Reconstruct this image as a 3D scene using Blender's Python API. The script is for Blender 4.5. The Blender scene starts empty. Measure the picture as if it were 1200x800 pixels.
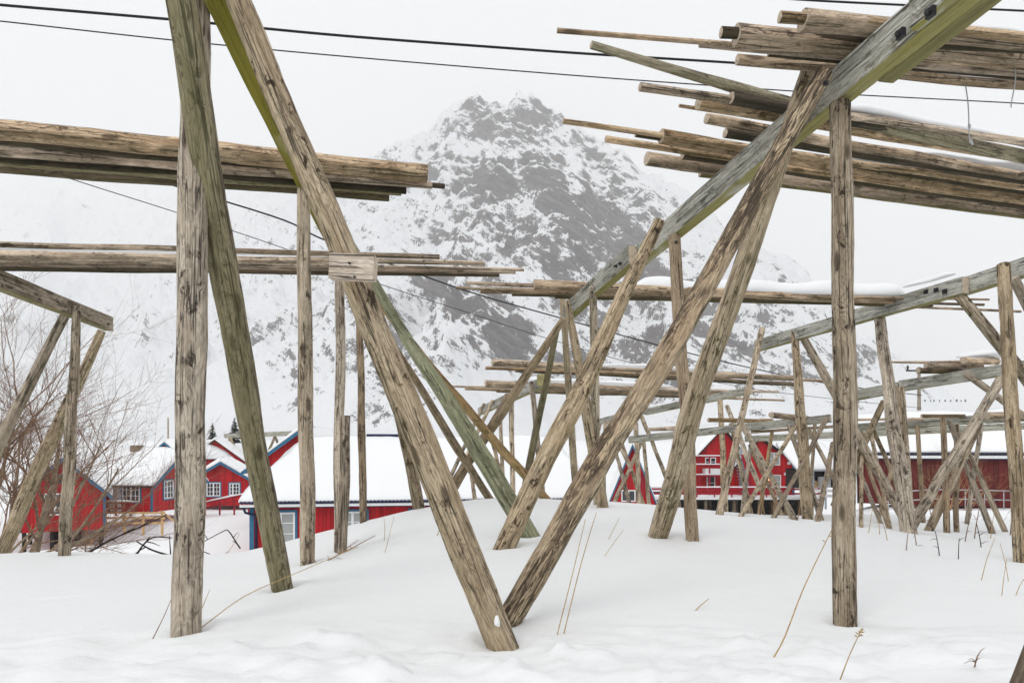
import bpy, bmesh, math, random
import numpy as np
from mathutils import Vector, Matrix, noise
random.seed(7)
R = random.Random(11)
sc = bpy.context.scene
COL = sc.collection
F, CX, CY = 800.0, 600.0, 530.0          # focal length in photo pixels, principal column, horizon row

def P(px, py, Y):
    return Vector(((px-CX)/F*Y, Y, (CY-py)/F*Y))

# ------------------------------------------------------------------ numpy noise
def _hash(ix, iy, s):
    h = (ix*374761393 + iy*668265263 + s*974634777) & 0xffffffff
    h = ((h ^ (h >> 13))*1274126177) & 0xffffffff
    return ((h ^ (h >> 16)) & 0xffff)/65535.0
def vnoise(x, y, s=0):
    ix = np.floor(x).astype(np.int64); iy = np.floor(y).astype(np.int64)
    fx = x-ix; fy = y-iy
    u = fx*fx*fx*(fx*(fx*6-15)+10); v = fy*fy*fy*(fy*(fy*6-15)+10)
    a = _hash(ix, iy, s); b = _hash(ix+1, iy, s); c = _hash(ix, iy+1, s); d = _hash(ix+1, iy+1, s)
    return (a*(1-u)+b*u)*(1-v)+(c*(1-u)+d*u)*v*1.0
def fbm(x, y, octv=5, gain=.5, s=0, ridged=False):
    t = 0; a = 1.0; n = 0
    for o in range(octv):
        v = vnoise(x*2**o+17.3*o, y*2**o-9.1*o, s+o)*2-1
        if ridged: v = 1-2*np.abs(v)
        t = t+a*v; n += a; a *= gain
    return t/n
def sstep(a, b, x):
    t = np.clip((x-a)/(b-a), 0, 1); return t*t*(3-2*t)

# ------------------------------------------------------------------ terrain
ctrl = [(600,800,3.2,-1.08),(0,800,3.3,-1.1),(1200,800,3.15,-1.08)]
for px,py,Y in [(220,738,4.05),(588,750,3.9),(991,728,4.28),(330,688,5.3),(360,660,6.5),(398,645,7.2),(426,612,9.0),
    (490,596,9.6),(592,640,6.4),(622,628,7.1),(775,625,6.7),(812,630,6.6),(706,592,9.4),(697,590,9.8),(947,609,9.2),
    (1065,626,8.2),(1197,658,7.2),(843,603,10.5),(75,646,8.7),(0,648,8.7),(200,654,8.2),(290,656,7.8),(560,585,11),(640,584,11.5),
    (450,606,10),(730,588,11.5),(900,606,11),(1000,612,11),(1105,622,10.5),(1163,623,11),(150,690,6),(820,680,5.2),(1100,700,4.9),
    (480,690,5),(0,720,5.2)]:
    v = P(px,py,Y); ctrl.append((px,py,Y,v.z))
CP = [((c[0]-CX)/F*c[2], c[2], c[3]) for c in ctrl]
for X in (-14,-7,0,7,14):
    CP += [(X,0,-1.12),(X,-8,-1.2)]
CP += [(-14,5,-1.2),(-14,9,-1.4),(14,5,-1.15),(14,9,-1.2),(14,13,-1.5),(-14,13,-1.8),(-6,12,-1.5),(6,13,-1.15),(0,13,-.8)]
CPa = np.array(CP)
def _phi(r2): return 0.5*r2*np.log(np.maximum(r2, 1e-12))
_n = len(CPa)
_K = _phi(((CPa[:,None,:2]-CPa[None,:,:2])**2).sum(-1)) + np.eye(_n)*.02
_Pm = np.c_[np.ones(_n), CPa[:,:2]]
_A = np.zeros((_n+3,_n+3)); _A[:_n,:_n] = _K; _A[:_n,_n:] = _Pm; _A[_n:,:_n] = _Pm.T
_w = np.linalg.solve(_A, np.r_[CPa[:,2], 0,0,0])
def near_h(X, Y):
    X = np.clip(X,-14,14); Y = np.clip(Y,-8,13)
    Z = _w[_n]+_w[_n+1]*X+_w[_n+2]*Y
    for i in range(_n):
        Z = Z+_w[i]*_phi((X-CPa[i,0])**2+(Y-CPa[i,1])**2)
    return Z
def terrain(X, Y):
    X = np.asarray(X, float); Y = np.asarray(Y, float)
    ang = X/np.maximum(Y, 3)
    Yc = np.interp(ang, [-.8,-.4,-.2,-.1,.05,.2,.4,.55,.8], [8.6,7.9,9.5,10.6,11.2,11.6,11.5,12.5,12.5])
    n0 = near_h(X, np.minimum(Y, Yc+1.5))
    # land behind the bank
    far = np.interp(Y, [0,20,30,42,62,110,170], [-4.6,-4.6,-4.3,-4.2,-4.6,-1.5,2.8])
    farR = np.interp(Y, [0,20,34,42,50,62,110,170], [-2.2,-2.4,-3.0,-3.1,-5.0,-5.4,-1.5,2.8])
    wR = sstep(.38,.55,ang); wM = sstep(.1,.3,ang)*(1-wR)
    farM = np.interp(Y, [0,20,34,50,62,110,170,200], [-3.5,-4.4,-5.0,-5.6,-5.6,-1.5,2.8,2.9])
    far = far*(1-wR-wM)+farR*wR+farM*wM
    L = 11+10*wR
    far = far-1.2*np.exp(-((X+23.5)**2+(Y-36.5)**2)/26.)
    t = sstep(0,1,(Y-Yc)/L)
    return n0*(1-t)+far*t
def T(x, y): return float(terrain(np.array([x]), np.array([y]))[0])
def hit(px, py, lo=2.5, hi=16):
    ys = np.arange(lo, hi, .02)
    d = (CY-py)/F*ys - terrain((px-CX)/F*ys, ys)
    k = np.where(d <= 0)[0]
    return float(ys[k[0]]) if len(k) else None

# ------------------------------------------------------------------ node helpers
class NT:
    def __init__(s, name):
        s.m = bpy.data.materials.new(name); s.m.use_nodes = True
        s.t = s.m.node_tree; s.b = s.t.nodes['Principled BSDF']
        s.b.inputs['Specular IOR Level'].default_value = .25
    def n(s, typ, **kw):
        nd = s.t.nodes.new(typ)
        for k, v in kw.items():
            if k.startswith('i_'):
                nd.inputs[int(k[2:]) if k[2:].isdigit() else k[2:].replace('_',' ')].default_value = v
            else: setattr(nd, k, v)
        return nd
    def l(s, a, b): s.t.links.new(a, b)
    def math(s, op, a, b=None, c=None, clamp=False):
        nd = s.n('ShaderNodeMath', operation=op); nd.use_clamp = clamp
        for i, v in enumerate((a, b, c)):
            if v is None: continue
            if hasattr(v, 'links'): s.l(v, nd.inputs[i])
            else: nd.inputs[i].default_value = v
        return nd.outputs[0]
    def mapr(s, v, a, b, c=0., d=1., smooth=True):
        nd = s.n('ShaderNodeMapRange'); nd.interpolation_type = 'SMOOTHSTEP' if smooth else 'LINEAR'
        s.l(v, nd.inputs[0]); nd.inputs[1].default_value = a; nd.inputs[2].default_value = b
        nd.inputs[3].default_value = c; nd.inputs[4].default_value = d
        return nd.outputs[0]
    def mix(s, f, a, b, blend='MIX'):
        nd = s.n('ShaderNodeMix', data_type='RGBA', blend_type=blend)
        for v, i in ((f,0),(a,6),(b,7)):
            if hasattr(v, 'links'): s.l(v, nd.inputs[i])
            else: nd.inputs[i].default_value = v if i == 0 else (tuple(v)+(1,))[:4]
        return nd.outputs[2]
    def noise(s, vec, scale, detail=4, rough=.55, dist=0):
        nd = s.n('ShaderNodeTexNoise'); s.l(vec, nd.inputs['Vector'])
        nd.inputs['Scale'].default_value = scale; nd.inputs['Detail'].default_value = detail
        nd.inputs['Roughness'].default_value = rough; nd.inputs['Distortion'].default_value = dist
        return nd.outputs[0]
    def mapping(s, vec, scale=(1,1,1), rot=(0,0,0)):
        nd = s.n('ShaderNodeMapping'); s.l(vec, nd.inputs[0]); nd.inputs['Scale'].default_value = scale
        nd.inputs['Rotation'].default_value = rot; return nd.outputs[0]
    def objco(s, rnd=True):
        tc = s.n('ShaderNodeTexCoord').outputs['Object']
        if not rnd: return tc
        oi = s.n('ShaderNodeObjectInfo').outputs['Random']
        s.rand = oi
        v = s.n('ShaderNodeVectorMath', operation='ADD'); s.l(tc, v.inputs[0])
        c = s.n('ShaderNodeCombineXYZ'); s.l(s.math('MULTIPLY', oi, 37.), c.inputs[0]); s.l(s.math('MULTIPLY', oi, 91.), c.inputs[2])
        s.l(s.math('MULTIPLY', oi, 13.), c.inputs[1]); s.l(c.outputs[0], v.inputs[1])
        return v.outputs[0]
    def bump(s, h, strength, dist):
        nd = s.n('ShaderNodeBump'); nd.inputs['Strength'].default_value = strength; nd.inputs['Distance'].default_value = dist
        s.l(h, nd.inputs['Height']); s.l(nd.outputs[0], s.b.inputs['Normal']); return nd
    def col(s, c): 
        if hasattr(c, 'links'): s.l(c, s.b.inputs['Base Color'])
        else: s.b.inputs['Base Color'].default_value = tuple(c)+(1,)
    def rough(s, v): s.b.inputs['Roughness'].default_value = v

def wood(name, base, light, dark, blotch=.5, moss_shade=.0, moss_shade_col=(.16,.16,.035), frost=.0, bark=0., up_bias=0.):
    m = NT(name); co = m.objco(); m.rough(.85)
    g1 = m.noise(m.mapping(co,(18,18,1.3)),1,5,.65,.6)
    g2 = m.noise(m.mapping(co,(105,105,9)),1,5,.72,.8)
    b1 = m.noise(m.mapping(co,(5,5,1.6)),1,4,.6,.8)
    b2 = m.noise(m.mapping(co,(17,17,9)),1,6,.74,.6)
    fl = m.noise(m.mapping(co,(8,8,1.7)),1,3,.5,.7)
    fig = m.math('SINE', m.math('MULTIPLY', m.math('ADD',fl,m.math('MULTIPLY',g2,.012)), 115.))
    c = m.mix(m.mapr(g1,.36,.64),base,light)
    c = m.mix(m.math('MULTIPLY',m.mapr(fig,-.1,.95),m.mapr(b1,.3,.55,.18,.5)),c,tuple(x*.5 for x in base))
    c = m.mix(m.mapr(g2,.5,.68,0,.62),c,dark)
    c = m.mix(m.mapr(g2,.47,.3,0,.55),c,tuple(min(1,x*1.3) for x in light))
    c = m.mix(m.mapr(b1,.52,.68,0,.55*blotch+.15),c,tuple(x*.5 for x in base))
    # black lichen and weather stains
    st = m.math('MULTIPLY', m.mapr(b2,.53,.61), m.mapr(b1,.42,.54))
    c = m.mix(m.math('MULTIPLY',st,min(1,blotch*1.15)),c,dark)
    # drying cracks along the grain
    cr = m.noise(m.mapping(co,(28,28,.55)),1,2,.5,.25)
    crk = m.mapr(m.math('ABSOLUTE',m.math('SUBTRACT',cr,.5)),.006,.026,1,0)
    crk = m.math('MULTIPLY',crk,m.mapr(b1,.38,.5))
    c = m.mix(m.math('MULTIPLY',crk,.85),c,(.03,.022,.016))
    # knots
    vo = m.n('ShaderNodeTexVoronoi'); m.l(m.mapping(co,(7,7,2.2)),vo.inputs['Vector']); vo.inputs['Scale'].default_value = 1
    kn = m.mapr(vo.outputs['Distance'],.10,.2,1,0)
    c = m.mix(m.math('MULTIPLY',kn,.75),c,tuple(x*.8 for x in dark))
    if bark:
        bk = m.noise(m.mapping(co,(30,30,5.5)),1,6,.75,1.4)
        bm_ = m.math('MULTIPLY',m.mapr(bk,.49,.54),m.mapr(b1,.36,.5,.3,1))
        c = m.mix(m.math('MULTIPLY',bm_,bark),c,(.075,.048,.03))
    # algae on the damp underside; for bundle poles also their shade, painted in
    geo = m.n('ShaderNodeNewGeometry'); sep = m.n('ShaderNodeSeparateXYZ'); m.l(geo.outputs['Normal'],sep.inputs[0])
    if moss_shade:
        mo = m.math('MULTIPLY', m.mapr(sep.outputs[2],.05,-.6), m.mapr(b1,.26,.5))
        mo = m.math('ADD', mo, m.mapr(b1,.6,.78,0,.35+up_bias))
        c = m.mix(m.math('MULTIPLY',mo,moss_shade,clamp=True),c,moss_shade_col)
    v = m.n('ShaderNodeHueSaturation'); m.l(c,v.inputs['Color']); m.l(m.mapr(m.rand,0,1,.78,1.18,False),v.inputs['Value']); m.l(m.mapr(m.math('FRACT',m.math('MULTIPLY',m.rand,7.3)),0,1,.7,1.05,False),v.inputs['Saturation'])
    c = v.outputs[0]
    if frost:
        fr = m.math('MULTIPLY', m.mapr(sep.outputs[2],.55,.9), m.mapr(b2,.4,.6))
        c = m.mix(m.math('MULTIPLY',fr,frost),c,(.84,.85,.86))
    m.col(c)
    h = m.math('ADD', m.math('MULTIPLY',g2,.7), m.math('MULTIPLY',b2,.5))
    h = m.math('SUBTRACT',h,m.math('MULTIPLY',crk,1.2)); h = m.math('ADD',h,m.math('MULTIPLY',kn,.5))
    if bark: h = m.math('ADD',h,m.math('MULTIPLY',bm_,1.2))
    m.bump(m.math('ADD',h,m.math('MULTIPLY',fig,.12)),.9,.007)
    return m.m
M = {}
M['leg']   = wood('weathered_grey_wood',(.36,.27,.172),(.60,.49,.345),(.05,.031,.017),.85,.3,(.13,.125,.035))
M['green'] = wood('algae_wood',(.235,.19,.10),(.36,.31,.18),(.05,.036,.018),.7,.38,(.15,.15,.04),0,0,.4)
M['mint']  = wood('impregnated_green_wood',(.24,.245,.13),(.37,.375,.215),(.07,.065,.04),.6,.25,(.2,.25,.12))
M['bark']  = wood('half_barked_wood',(.42,.27,.135),(.60,.45,.26),(.055,.034,.018),.55,.15,(.2,.2,.05),0,.85)
M['rod']   = wood('dry_pole_wood',(.44,.295,.17),(.76,.575,.385),(.075,.045,.024),.75,.55,(.065,.056,.018),.45)  # dark algae colour also carries the underside shade of the bundle
M['rodd']  = wood('dark_pole_wood',(.15,.10,.056),(.27,.195,.12),(.036,.024,.015),.8,.7,(.06,.06,.016),.3)
M['shaded']   = wood('seam_shade_pole_wood',(.06,.042,.025),(.12,.085,.05),(.018,.013,.009),.8,.6,(.03,.03,.01),.2)  # near-black wood, used for thin poles that paint shade into bundle gaps
M['beam']  = wood('sawn_grey_beam_wood',(.37,.365,.30),(.56,.555,.49),(.11,.10,.075),.6,.9,(.25,.225,.03),.2)
M['beamm'] = wood('mossy_beam_wood',(.28,.245,.10),(.37,.345,.15),(.08,.07,.02),.6,.95,(.24,.215,.022),0)
M['beamd'] = wood('dark_beam_wood',(.24,.19,.13),(.40,.34,.26),(.06,.042,.03),.9,.6,(.15,.15,.025))
M['board'] = wood('pale_board_wood',(.46,.35,.245),(.58,.48,.37),(.36,.27,.195),.05,0)
M['brown'] = wood('brown_pole_wood',(.33,.21,.105),(.48,.35,.195),(.065,.04,.02),.7,.25)
def end_grain():
    m = NT('end_grain'); co = m.objco(False)
    sp = m.n('ShaderNodeSeparateXYZ'); m.l(co, sp.inputs[0])
    r = m.math('SQRT', m.math('ADD', m.math('POWER',sp.outputs[0],2), m.math('POWER',sp.outputs[1],2)))
    nz = m.noise(co,30,3)
    s = m.math('SINE', m.math('ADD', m.math('MULTIPLY',r,900.), m.math('MULTIPLY',nz,6.)))
    c = m.mix(m.mapr(s,-1,1), (.42,.34,.25), (.62,.53,.42)); c = m.mix(m.mapr(nz,.5,.7,0,.7),c,(.15,.11,.08))
    m.col(c); m.rough(.9); return m.m
M['end'] = end_grain()
def snow(name, col=(.86,.87,.885), fine=True, b=.35):
    m = NT(name); m.col(col); m.rough(.65); m.b.inputs['Specular IOR Level'].default_value = .12
    geo = m.n('ShaderNodeNewGeometry').outputs['Position']
    a = m.noise(geo,9,5,.6); c = m.noise(geo,90,3,.6)
    d = m.noise(geo,320,2,.6)
    m.bump(m.math('ADD',m.math('ADD',a,m.math('MULTIPLY',c,.22)),m.math('MULTIPLY',d,.07)),b,.02)
    return m.m
M['snow'] = snow('snow_cover'); M['ground'] = snow('snow_ground',(.86,.87,.882),True,.4)
def flat(name, col, rough=.6, var=.12, sc_=6, metal=0):
    m = NT(name); co = m.objco(); n = m.noise(co,sc_,5,.6)
    m.col(m.mix(m.mapr(n,.3,.7),tuple(c*(1-var) for c in col),tuple(min(1,c*(1+var)) for c in col))); m.rough(rough)
    m.b.inputs['Metallic'].default_value = metal; return m.m
def boards(name, col, pitch=.16, var=.3):
    m = NT(name); co = m.objco(False)
    sp = m.n('ShaderNodeSeparateXYZ'); m.l(co, sp.inputs[0])
    u = m.math('ADD', sp.outputs[0], sp.outputs[1])
    q = m.math('DIVIDE', u, pitch); fr = m.math('FRACT', q)
    gap = m.math('ADD', m.mapr(fr,0,.07,1,0), m.mapr(fr,.93,1,0,1))
    wn = m.n('ShaderNodeTexWhiteNoise', noise_dimensions='1D'); m.l(m.math('FLOOR',q), wn.inputs['W'])
    n = m.noise(m.mapping(co,(3,3,.8)),1,5,.6)
    c = m.mix(wn.outputs[0], tuple(x*(1-var) for x in col), tuple(x*(1+.5*var) for x in col))
    c = m.mix(m.mapr(n,.5,.75,0,.5), c, tuple(x*.6 for x in col))
    c = m.mix(m.math('MULTIPLY',gap,.75), c, tuple(x*.3 for x in col))
    m.col(c); m.rough(.6); m.bump(m.math('MULTIPLY',gap,-1.),.8,.02); return m.m
M['red'] = boards('red_plank_wall',(.45,.010,.016))
M['red2'] = boards('bright_red_plank_wall',(.50,.010,.016),.2)
M['barn'] = boards('dark_red_plank_wall',(.12,.012,.010),.22)
M['redtrim'] = flat('red_paint',(.32,.012,.03))
M['blue'] = flat('blue_trim_paint',(.035,.145,.25))
M['navy'] = flat('dark_blue_paint',(.012,.02,.06))
M['white'] = flat('white_paint',(.76,.77,.78),.5,.06)
M['black'] = flat('black_paint',(.015,.015,.017))
M['dark'] = flat('dark_tarred_wood',(.02,.018,.017),.8)
M['brick'] = flat('chimney_stone',(.22,.18,.13),.9,.3)
M['grey'] = flat('grey_paint',(.33,.37,.40))
M['fencew'] = flat('fresh_yellow_timber',(.55,.36,.17),.7,.2)
M['metal'] = flat('galvanised_metal',(.45,.45,.46),.4,.1,6,.6)
M['iron'] = flat('black_iron',(.02,.02,.022),.5)
M['wire'] = flat('cable_rubber',(.012,.012,.013),.6)
M['cord'] = flat('grey_twine',(.42,.42,.42),.9)
M['twig'] = flat('twig_bark',(.24,.15,.10),.9,.35,20)
M['twigl'] = flat('pale_twig_bark',(.36,.22,.11),.9,.3,20)
M['bushbark'] = flat('grey_bush_bark',(.27,.21,.15),.9,.35,14)
M['twigd'] = flat('wet_black_bark',(.03,.022,.02),.8,.3,20)
M['straw'] = flat('dry_straw',(.42,.29,.12),.8,.25,30)
M['needle'] = flat('fir_needles',(.022,.04,.026),.9,.4,3)
M['insul'] = flat('brown_porcelain',(.06,.04,.03),.3)
g = NT('window_glass'); g.col((.035,.04,.045)); g.rough(.08); g.b.inputs['Specular IOR Level'].default_value = .5; M['glass'] = g.m
g = NT('curtained_glass'); g.col((.36,.37,.36)); g.rough(.15); M['curtain'] = g.m
g = NT('lit_lamp_glass'); g.b.inputs['Emission Color'].default_value = (1,.35,.08,1); g.b.inputs['Emission Strength'].default_value = 3; M['lamp'] = g.m

# ------------------------------------------------------------------ object helpers
def link(name, me, mats, parent=None, mat4=None):
    o = bpy.data.objects.new(name, me); COL.objects.link(o)
    for m in (mats if isinstance(mats, (list, tuple)) else [mats]):
        if m is not None: me.materials.append(m)
    if mat4 is not None:
        o.matrix_world = mat4
    if parent is not None:
        o.parent = parent
        if mat4 is not None:
            pw = Matrix.LocRotScale(parent.location, parent.rotation_euler, None)
            pp = parent.parent
            if pp is not None: pw = Matrix.LocRotScale(pp.location, pp.rotation_euler, None) @ pw
            o.matrix_parent_inverse = Matrix(); o.matrix_basis = pw.inverted() @ mat4
    return o
def tag(o, label, cat, group=None, kind=None):
    if label: o['label'] = label
    if cat: o['category'] = cat
    if group: o['group'] = group
    if kind: o['kind'] = kind
    return o
def empty(name, loc, label, cat, group=None, yaw=0):
    o = bpy.data.objects.new(name, None); COL.objects.link(o); o.location = loc; o.rotation_euler = (0,0,yaw)
    o.empty_display_size = .2
    return tag(o, label, cat, group)
def frame(d, up=Vector((0,0,1))):
    z = d.normalized()
    if abs(z.dot(up)) > .99: up = Vector((0,-1,0))
    x = up.cross(z).normalized(); y = z.cross(x)
    return Matrix((x,y,z)).transposed()
def log(name, pts, rads, mat, parent=None, sides=18, seg=.09, wob=1., taper_end=False, maxn=70):
    """A round pole through pts: local z runs along it, so the grain does too."""
    pts = [Vector(p) for p in pts]; d = pts[-1]-pts[0]; L = d.length
    Rm = frame(d); M4 = Matrix.Translation(pts[0]) @ Rm.to_4x4(); inv = M4.inverted()
    lp = [inv @ p for p in pts]
    acc = [0]
    for a, b in zip(lp, lp[1:]): acc.append(acc[-1]+(b-a).length)
    n = max(4, min(maxn, int(acc[-1]/seg)))
    ts = np.linspace(0, acc[-1], n+1)
    if len(lp) > 2:          # smooth the bends
        cx = np.interp(ts, acc, [p.x for p in lp]); cy = np.interp(ts, acc, [p.y for p in lp])
        k = max(1, n//6)
        for arr in (cx, cy):
            e = np.r_[[2*arr[0]-arr[i] for i in range(k,0,-1)], arr, [2*arr[-1]-arr[-1-i] for i in range(1,k+1)]]
            arr[:] = np.convolve(e, np.ones(2*k+1)/(2*k+1), 'valid')
    else:
        cx = np.zeros(n+1); cy = np.zeros(n+1)
    cz = np.interp(ts, acc, [p.z for p in lp]); rr = np.interp(ts, np.linspace(0, acc[-1], len(rads)), rads)
    so = R.uniform(0,100); bm = bmesh.new(); rings = []
    env = np.sin(np.pi*np.clip(ts/acc[-1],0,1))
    r0 = float(np.mean(rr))
    for i in range(n+1):
        ox = cx[i]+wob*env[i]*.24*r0*noise.noise((so, ts[i]*.9, 0))*2; oy = cy[i]+wob*env[i]*.24*r0*noise.noise((so+9, ts[i]*.9, 3))*2
        ring = []
        for k in range(sides):
            a = 2*math.pi*k/sides
            f = 1+.10*wob*noise.noise((math.cos(a)*.9+so, math.sin(a)*.9, ts[i]*2.2))+.05*wob*noise.noise((math.cos(a)*2+so, math.sin(a)*2, ts[i]*9))
            ring.append(bm.verts.new((ox+math.cos(a)*rr[i]*f, oy+math.sin(a)*rr[i]*f, cz[i])))
        rings.append(ring)
    for a, b in zip(rings, rings[1:]):
        for k in range(sides):
            f = bm.faces.new((a[k],a[(k+1)%sides],b[(k+1)%sides],b[k])); f.smooth = True
    for ring, sgn in ((rings[0],-1),(rings[-1],1)):
        c = sum((v.co for v in ring), Vector())/sides
        inner = [bm.verts.new(c+(v.co-c)*.88+Vector((0,0,sgn*.06*r0))) for v in ring]
        for k in range(sides):
            q = (ring[k],ring[(k+1)%sides],inner[(k+1)%sides],inner[k])
            f = bm.faces.new(q if sgn > 0 else q[::-1]); f.smooth = False
        f = bm.faces.new(inner if sgn > 0 else inner[::-1]); f.material_index = 1
    me = bpy.data.meshes.new(name); bm.to_mesh(me); bm.free()
    return link(name, me, [mat, M['end']], parent, M4)
def lpx(name, spec, mat, parent=None, sink=0., top=0., **kw):
    """A pole from photo points (px, py, Y, width in px), listed from top to base."""
    pts = [P(a,b,c) for a,b,c,w in spec]; rad = [w/2*c/F for a,b,c,w in spec]
    if sink: pts.append(pts[-1]+(pts[-1]-pts[-2]).normalized()*sink); rad.append(rad[-1])
    if top: pts.insert(0, pts[0]+(pts[0]-pts[1]).normalized()*top); rad.insert(0, rad[0])
    return log(name, pts, rad, mat, parent, **kw)
def leg(parent, top, base, mat='leg', sink=.45, name='leg', mid=None, Yb=None, **kw):
    """top (px,py,Y,w); base (px,py,w[,Y]) is dropped onto the snow along its own sight line."""
    Y = Yb or hit(base[0], base[1]) or 12.5
    sp = [top]+([mid] if mid else [])+[(base[0],base[1],Y,base[2])]
    if mid and mid[2] is None:
        t = (mid[1]-top[1])/(base[1]-top[1]); inv = (1-t)/top[2]+t/Y
        sp[1] = (mid[0],mid[1],1/inv,mid[3])
    return lpx(name, sp, M[mat], parent, sink=sink, **kw)
def beam(parent, a, b, h, w, mat='beam', name='beam', side=1, off=(0,0,0)):
    """A sawn timber; a and b are photo points (px,py,Y) on its lower edge nearest the camera, side=+1 when the beam lies to the right of it."""
    sh = Vector((side*w/2,0,h/2))+Vector(off)
    p0 = P(*a)+sh; p1 = P(*b)+sh
    d = p1-p0; L = d.length; M4 = Matrix.Translation(p0) @ frame(d).to_4x4()
    bm = bmesh.new(); n = max(4, min(60, int(L/.15))); so = R.uniform(0,50); rings = []
    prof = [(-w/2,-h/2),(-w/2,-h/6),(-w/2,h/6),(-w/2,h/2),(0,h/2),(w/2,h/2),(w/2,h/6),(w/2,-h/6),(w/2,-h/2),(0,-h/2)]
    for i in range(n+1):
        z = L*i/n
        rings.append([bm.verts.new((x+.006*noise.noise((so+x*9,y*9,z*1.3)), y+.008*noise.noise((so+7+x*9,y*9,z*1.3)), z)) for x,y in prof])
    for r0, r1 in zip(rings, rings[1:]):
        for k in range(10): bm.faces.new((r0[k],r1[k],r1[(k+1)%10],r0[(k+1)%10]))
    f0 = bm.faces.new(rings[0]); f1 = bm.faces.new(rings[-1][::-1]); f0.material_index = f1.material_index = 1
    bmesh.ops.recalc_face_normals(bm, faces=bm.faces)
    es = [e for e in bm.edges if e.is_manifold and e.calc_face_angle(0) > 1.0]
    bmesh.ops.bevel(bm, geom=es, offset=.008, segments=2, affect='EDGES', profile=.5)
    me = bpy.data.meshes.new(name); bm.to_mesh(me); bm.free()
    return link(name, me, [M[mat], M['end']], parent, M4)
class MB:
    def __init__(s): s.bm = bmesh.new()
    def box(s, x0,x1,y0,y1,z0,z1):
        v = [s.bm.verts.new(c) for c in ((x0,y0,z0),(x1,y0,z0),(x1,y1,z0),(x0,y1,z0),(x0,y0,z1),(x1,y0,z1),(x1,y1,z1),(x0,y1,z1))]
        for q in ((3,2,1,0),(4,5,6,7),(0,1,5,4),(1,2,6,5),(2,3,7,6),(3,0,4,7)): s.bm.faces.new([v[i] for i in q])
        return s
    def solid(s, poly, dvec):
        """extrude a planar polygon along dvec"""
        a = [s.bm.verts.new(p) for p in poly]; b = [s.bm.verts.new(Vector(p)+Vector(dvec)) for p in poly]
        s.bm.faces.new(a[::-1]); s.bm.faces.new(b); n = len(a)
        for k in range(n): s.bm.faces.new((a[k],a[(k+1)%n],b[(k+1)%n],b[k]))
        return s
    def bar(s, p, q, w, h=None, up=Vector((0,0,1))):
        p = Vector(p); q = Vector(q); h = h or w; m = frame(q-p, up); L = (q-p).length
        vs = []
        for z in (0, L):
            for x, y in ((-w/2,-h/2),(w/2,-h/2),(w/2,h/2),(-w/2,h/2)): vs.append(s.bm.verts.new(p+m@Vector((x,y,z))))
        for f in ((3,2,1,0),(4,5,6,7),(0,1,5,4),(1,2,6,5),(2,3,7,6),(3,0,4,7)): s.bm.faces.new([vs[i] for i in f])
        return s
    def tube(s, pts, rads, sides=6):
        rings = []; n = len(pts)
        for i in range(n):
            d = (Vector(pts[min(i+1,n-1)])-Vector(pts[max(i-1,0)]))
            m = frame(d if d.length > 1e-9 else Vector((0,0,1)))
            rings.append([s.bm.verts.new(Vector(pts[i])+m@Vector((math.cos(2*math.pi*k/sides)*rads[i], math.sin(2*math.pi*k/sides)*rads[i],0))) for k in range(sides)])
        for a, b in zip(rings, rings[1:]):
            for k in range(sides): s.bm.faces.new((a[k],a[(k+1)%sides],b[(k+1)%sides],b[k])).smooth = True
        s.bm.faces.new(rings[0][::-1]); s.bm.faces.new(rings[-1])
        return s
    def build(s, name, mat, parent=None, bevel=0, loc=None):
        bmesh.ops.recalc_face_normals(s.bm, faces=s.bm.faces)
        if bevel: bmesh.ops.bevel(s.bm, geom=list(s.bm.edges), offset=bevel, segments=1, affect='EDGES')
        if loc is not None: bmesh.ops.translate(s.bm, vec=-Vector(loc), verts=s.bm.verts)
        me = bpy.data.meshes.new(name); s.bm.to_mesh(me); s.bm.free()
        o = link(name, me, mat, parent)
        if loc is not None: o.location = loc
        return o
def snow_strip(name, pts, wid, hei, parent=None, label=None, cat='snow', n=48, group=None):
    """A lying ridge of snow along pts (world)."""
    pts = [Vector(p) for p in pts]; acc = [0]
    for a, b in zip(pts, pts[1:]): acc.append(acc[-1]+(b-a).length)
    ts = np.linspace(0, acc[-1], n+1); c = [np.interp(ts, acc, [p[i] for p in pts]) for i in range(3)]
    d = (pts[-1]-pts[0]).normalized(); sd = d.cross(Vector((0,0,1))).normalized(); so = R.uniform(0,99)
    bm = bmesh.new(); rings = []; K = 10
    for i in range(n+1):
        e = min(1, i/4, (n-i)/4)**.5 if 0 < i < n else .05
        w = wid*e*(.85+.5*noise.noise((so,ts[i]*2,0))); h = hei*e*(.9+.4*noise.noise((so+5,ts[i]*1.6,0)))
        o = Vector((c[0][i],c[1][i],c[2][i])); ring = []
        for k in range(K+1):
            a = math.pi*k/K; ring.append(bm.verts.new(o+sd*(math.cos(a)*w/2)+Vector((0,0,max(.0,math.sin(a))**.7*h))))
        for k in range(1,5): ring.append(bm.verts.new(o+sd*(-w/2+w*k/5)+Vector((0,0,-.015))))
        rings.append(ring)
    N = len(rings[0])
    for a, b in zip(rings, rings[1:]):
        for k in range(N): bm.faces.new((a[k],a[(k+1)%N],b[(k+1)%N],b[k])).smooth = True
    bm.faces.new(rings[0]); bm.faces.new(rings[-1][::-1])
    bmesh.ops.recalc_face_normals(bm, faces=bm.faces)
    me = bpy.data.meshes.new(name); org = pts[0]
    bmesh.ops.translate(bm, vec=-org, verts=bm.verts); bm.to_mesh(me); bm.free()
    o = link(name, me, M['snow'], parent); o.location = org-(parent.location if parent else Vector())
    return tag(o, label, cat if not parent else None, group)
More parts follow.
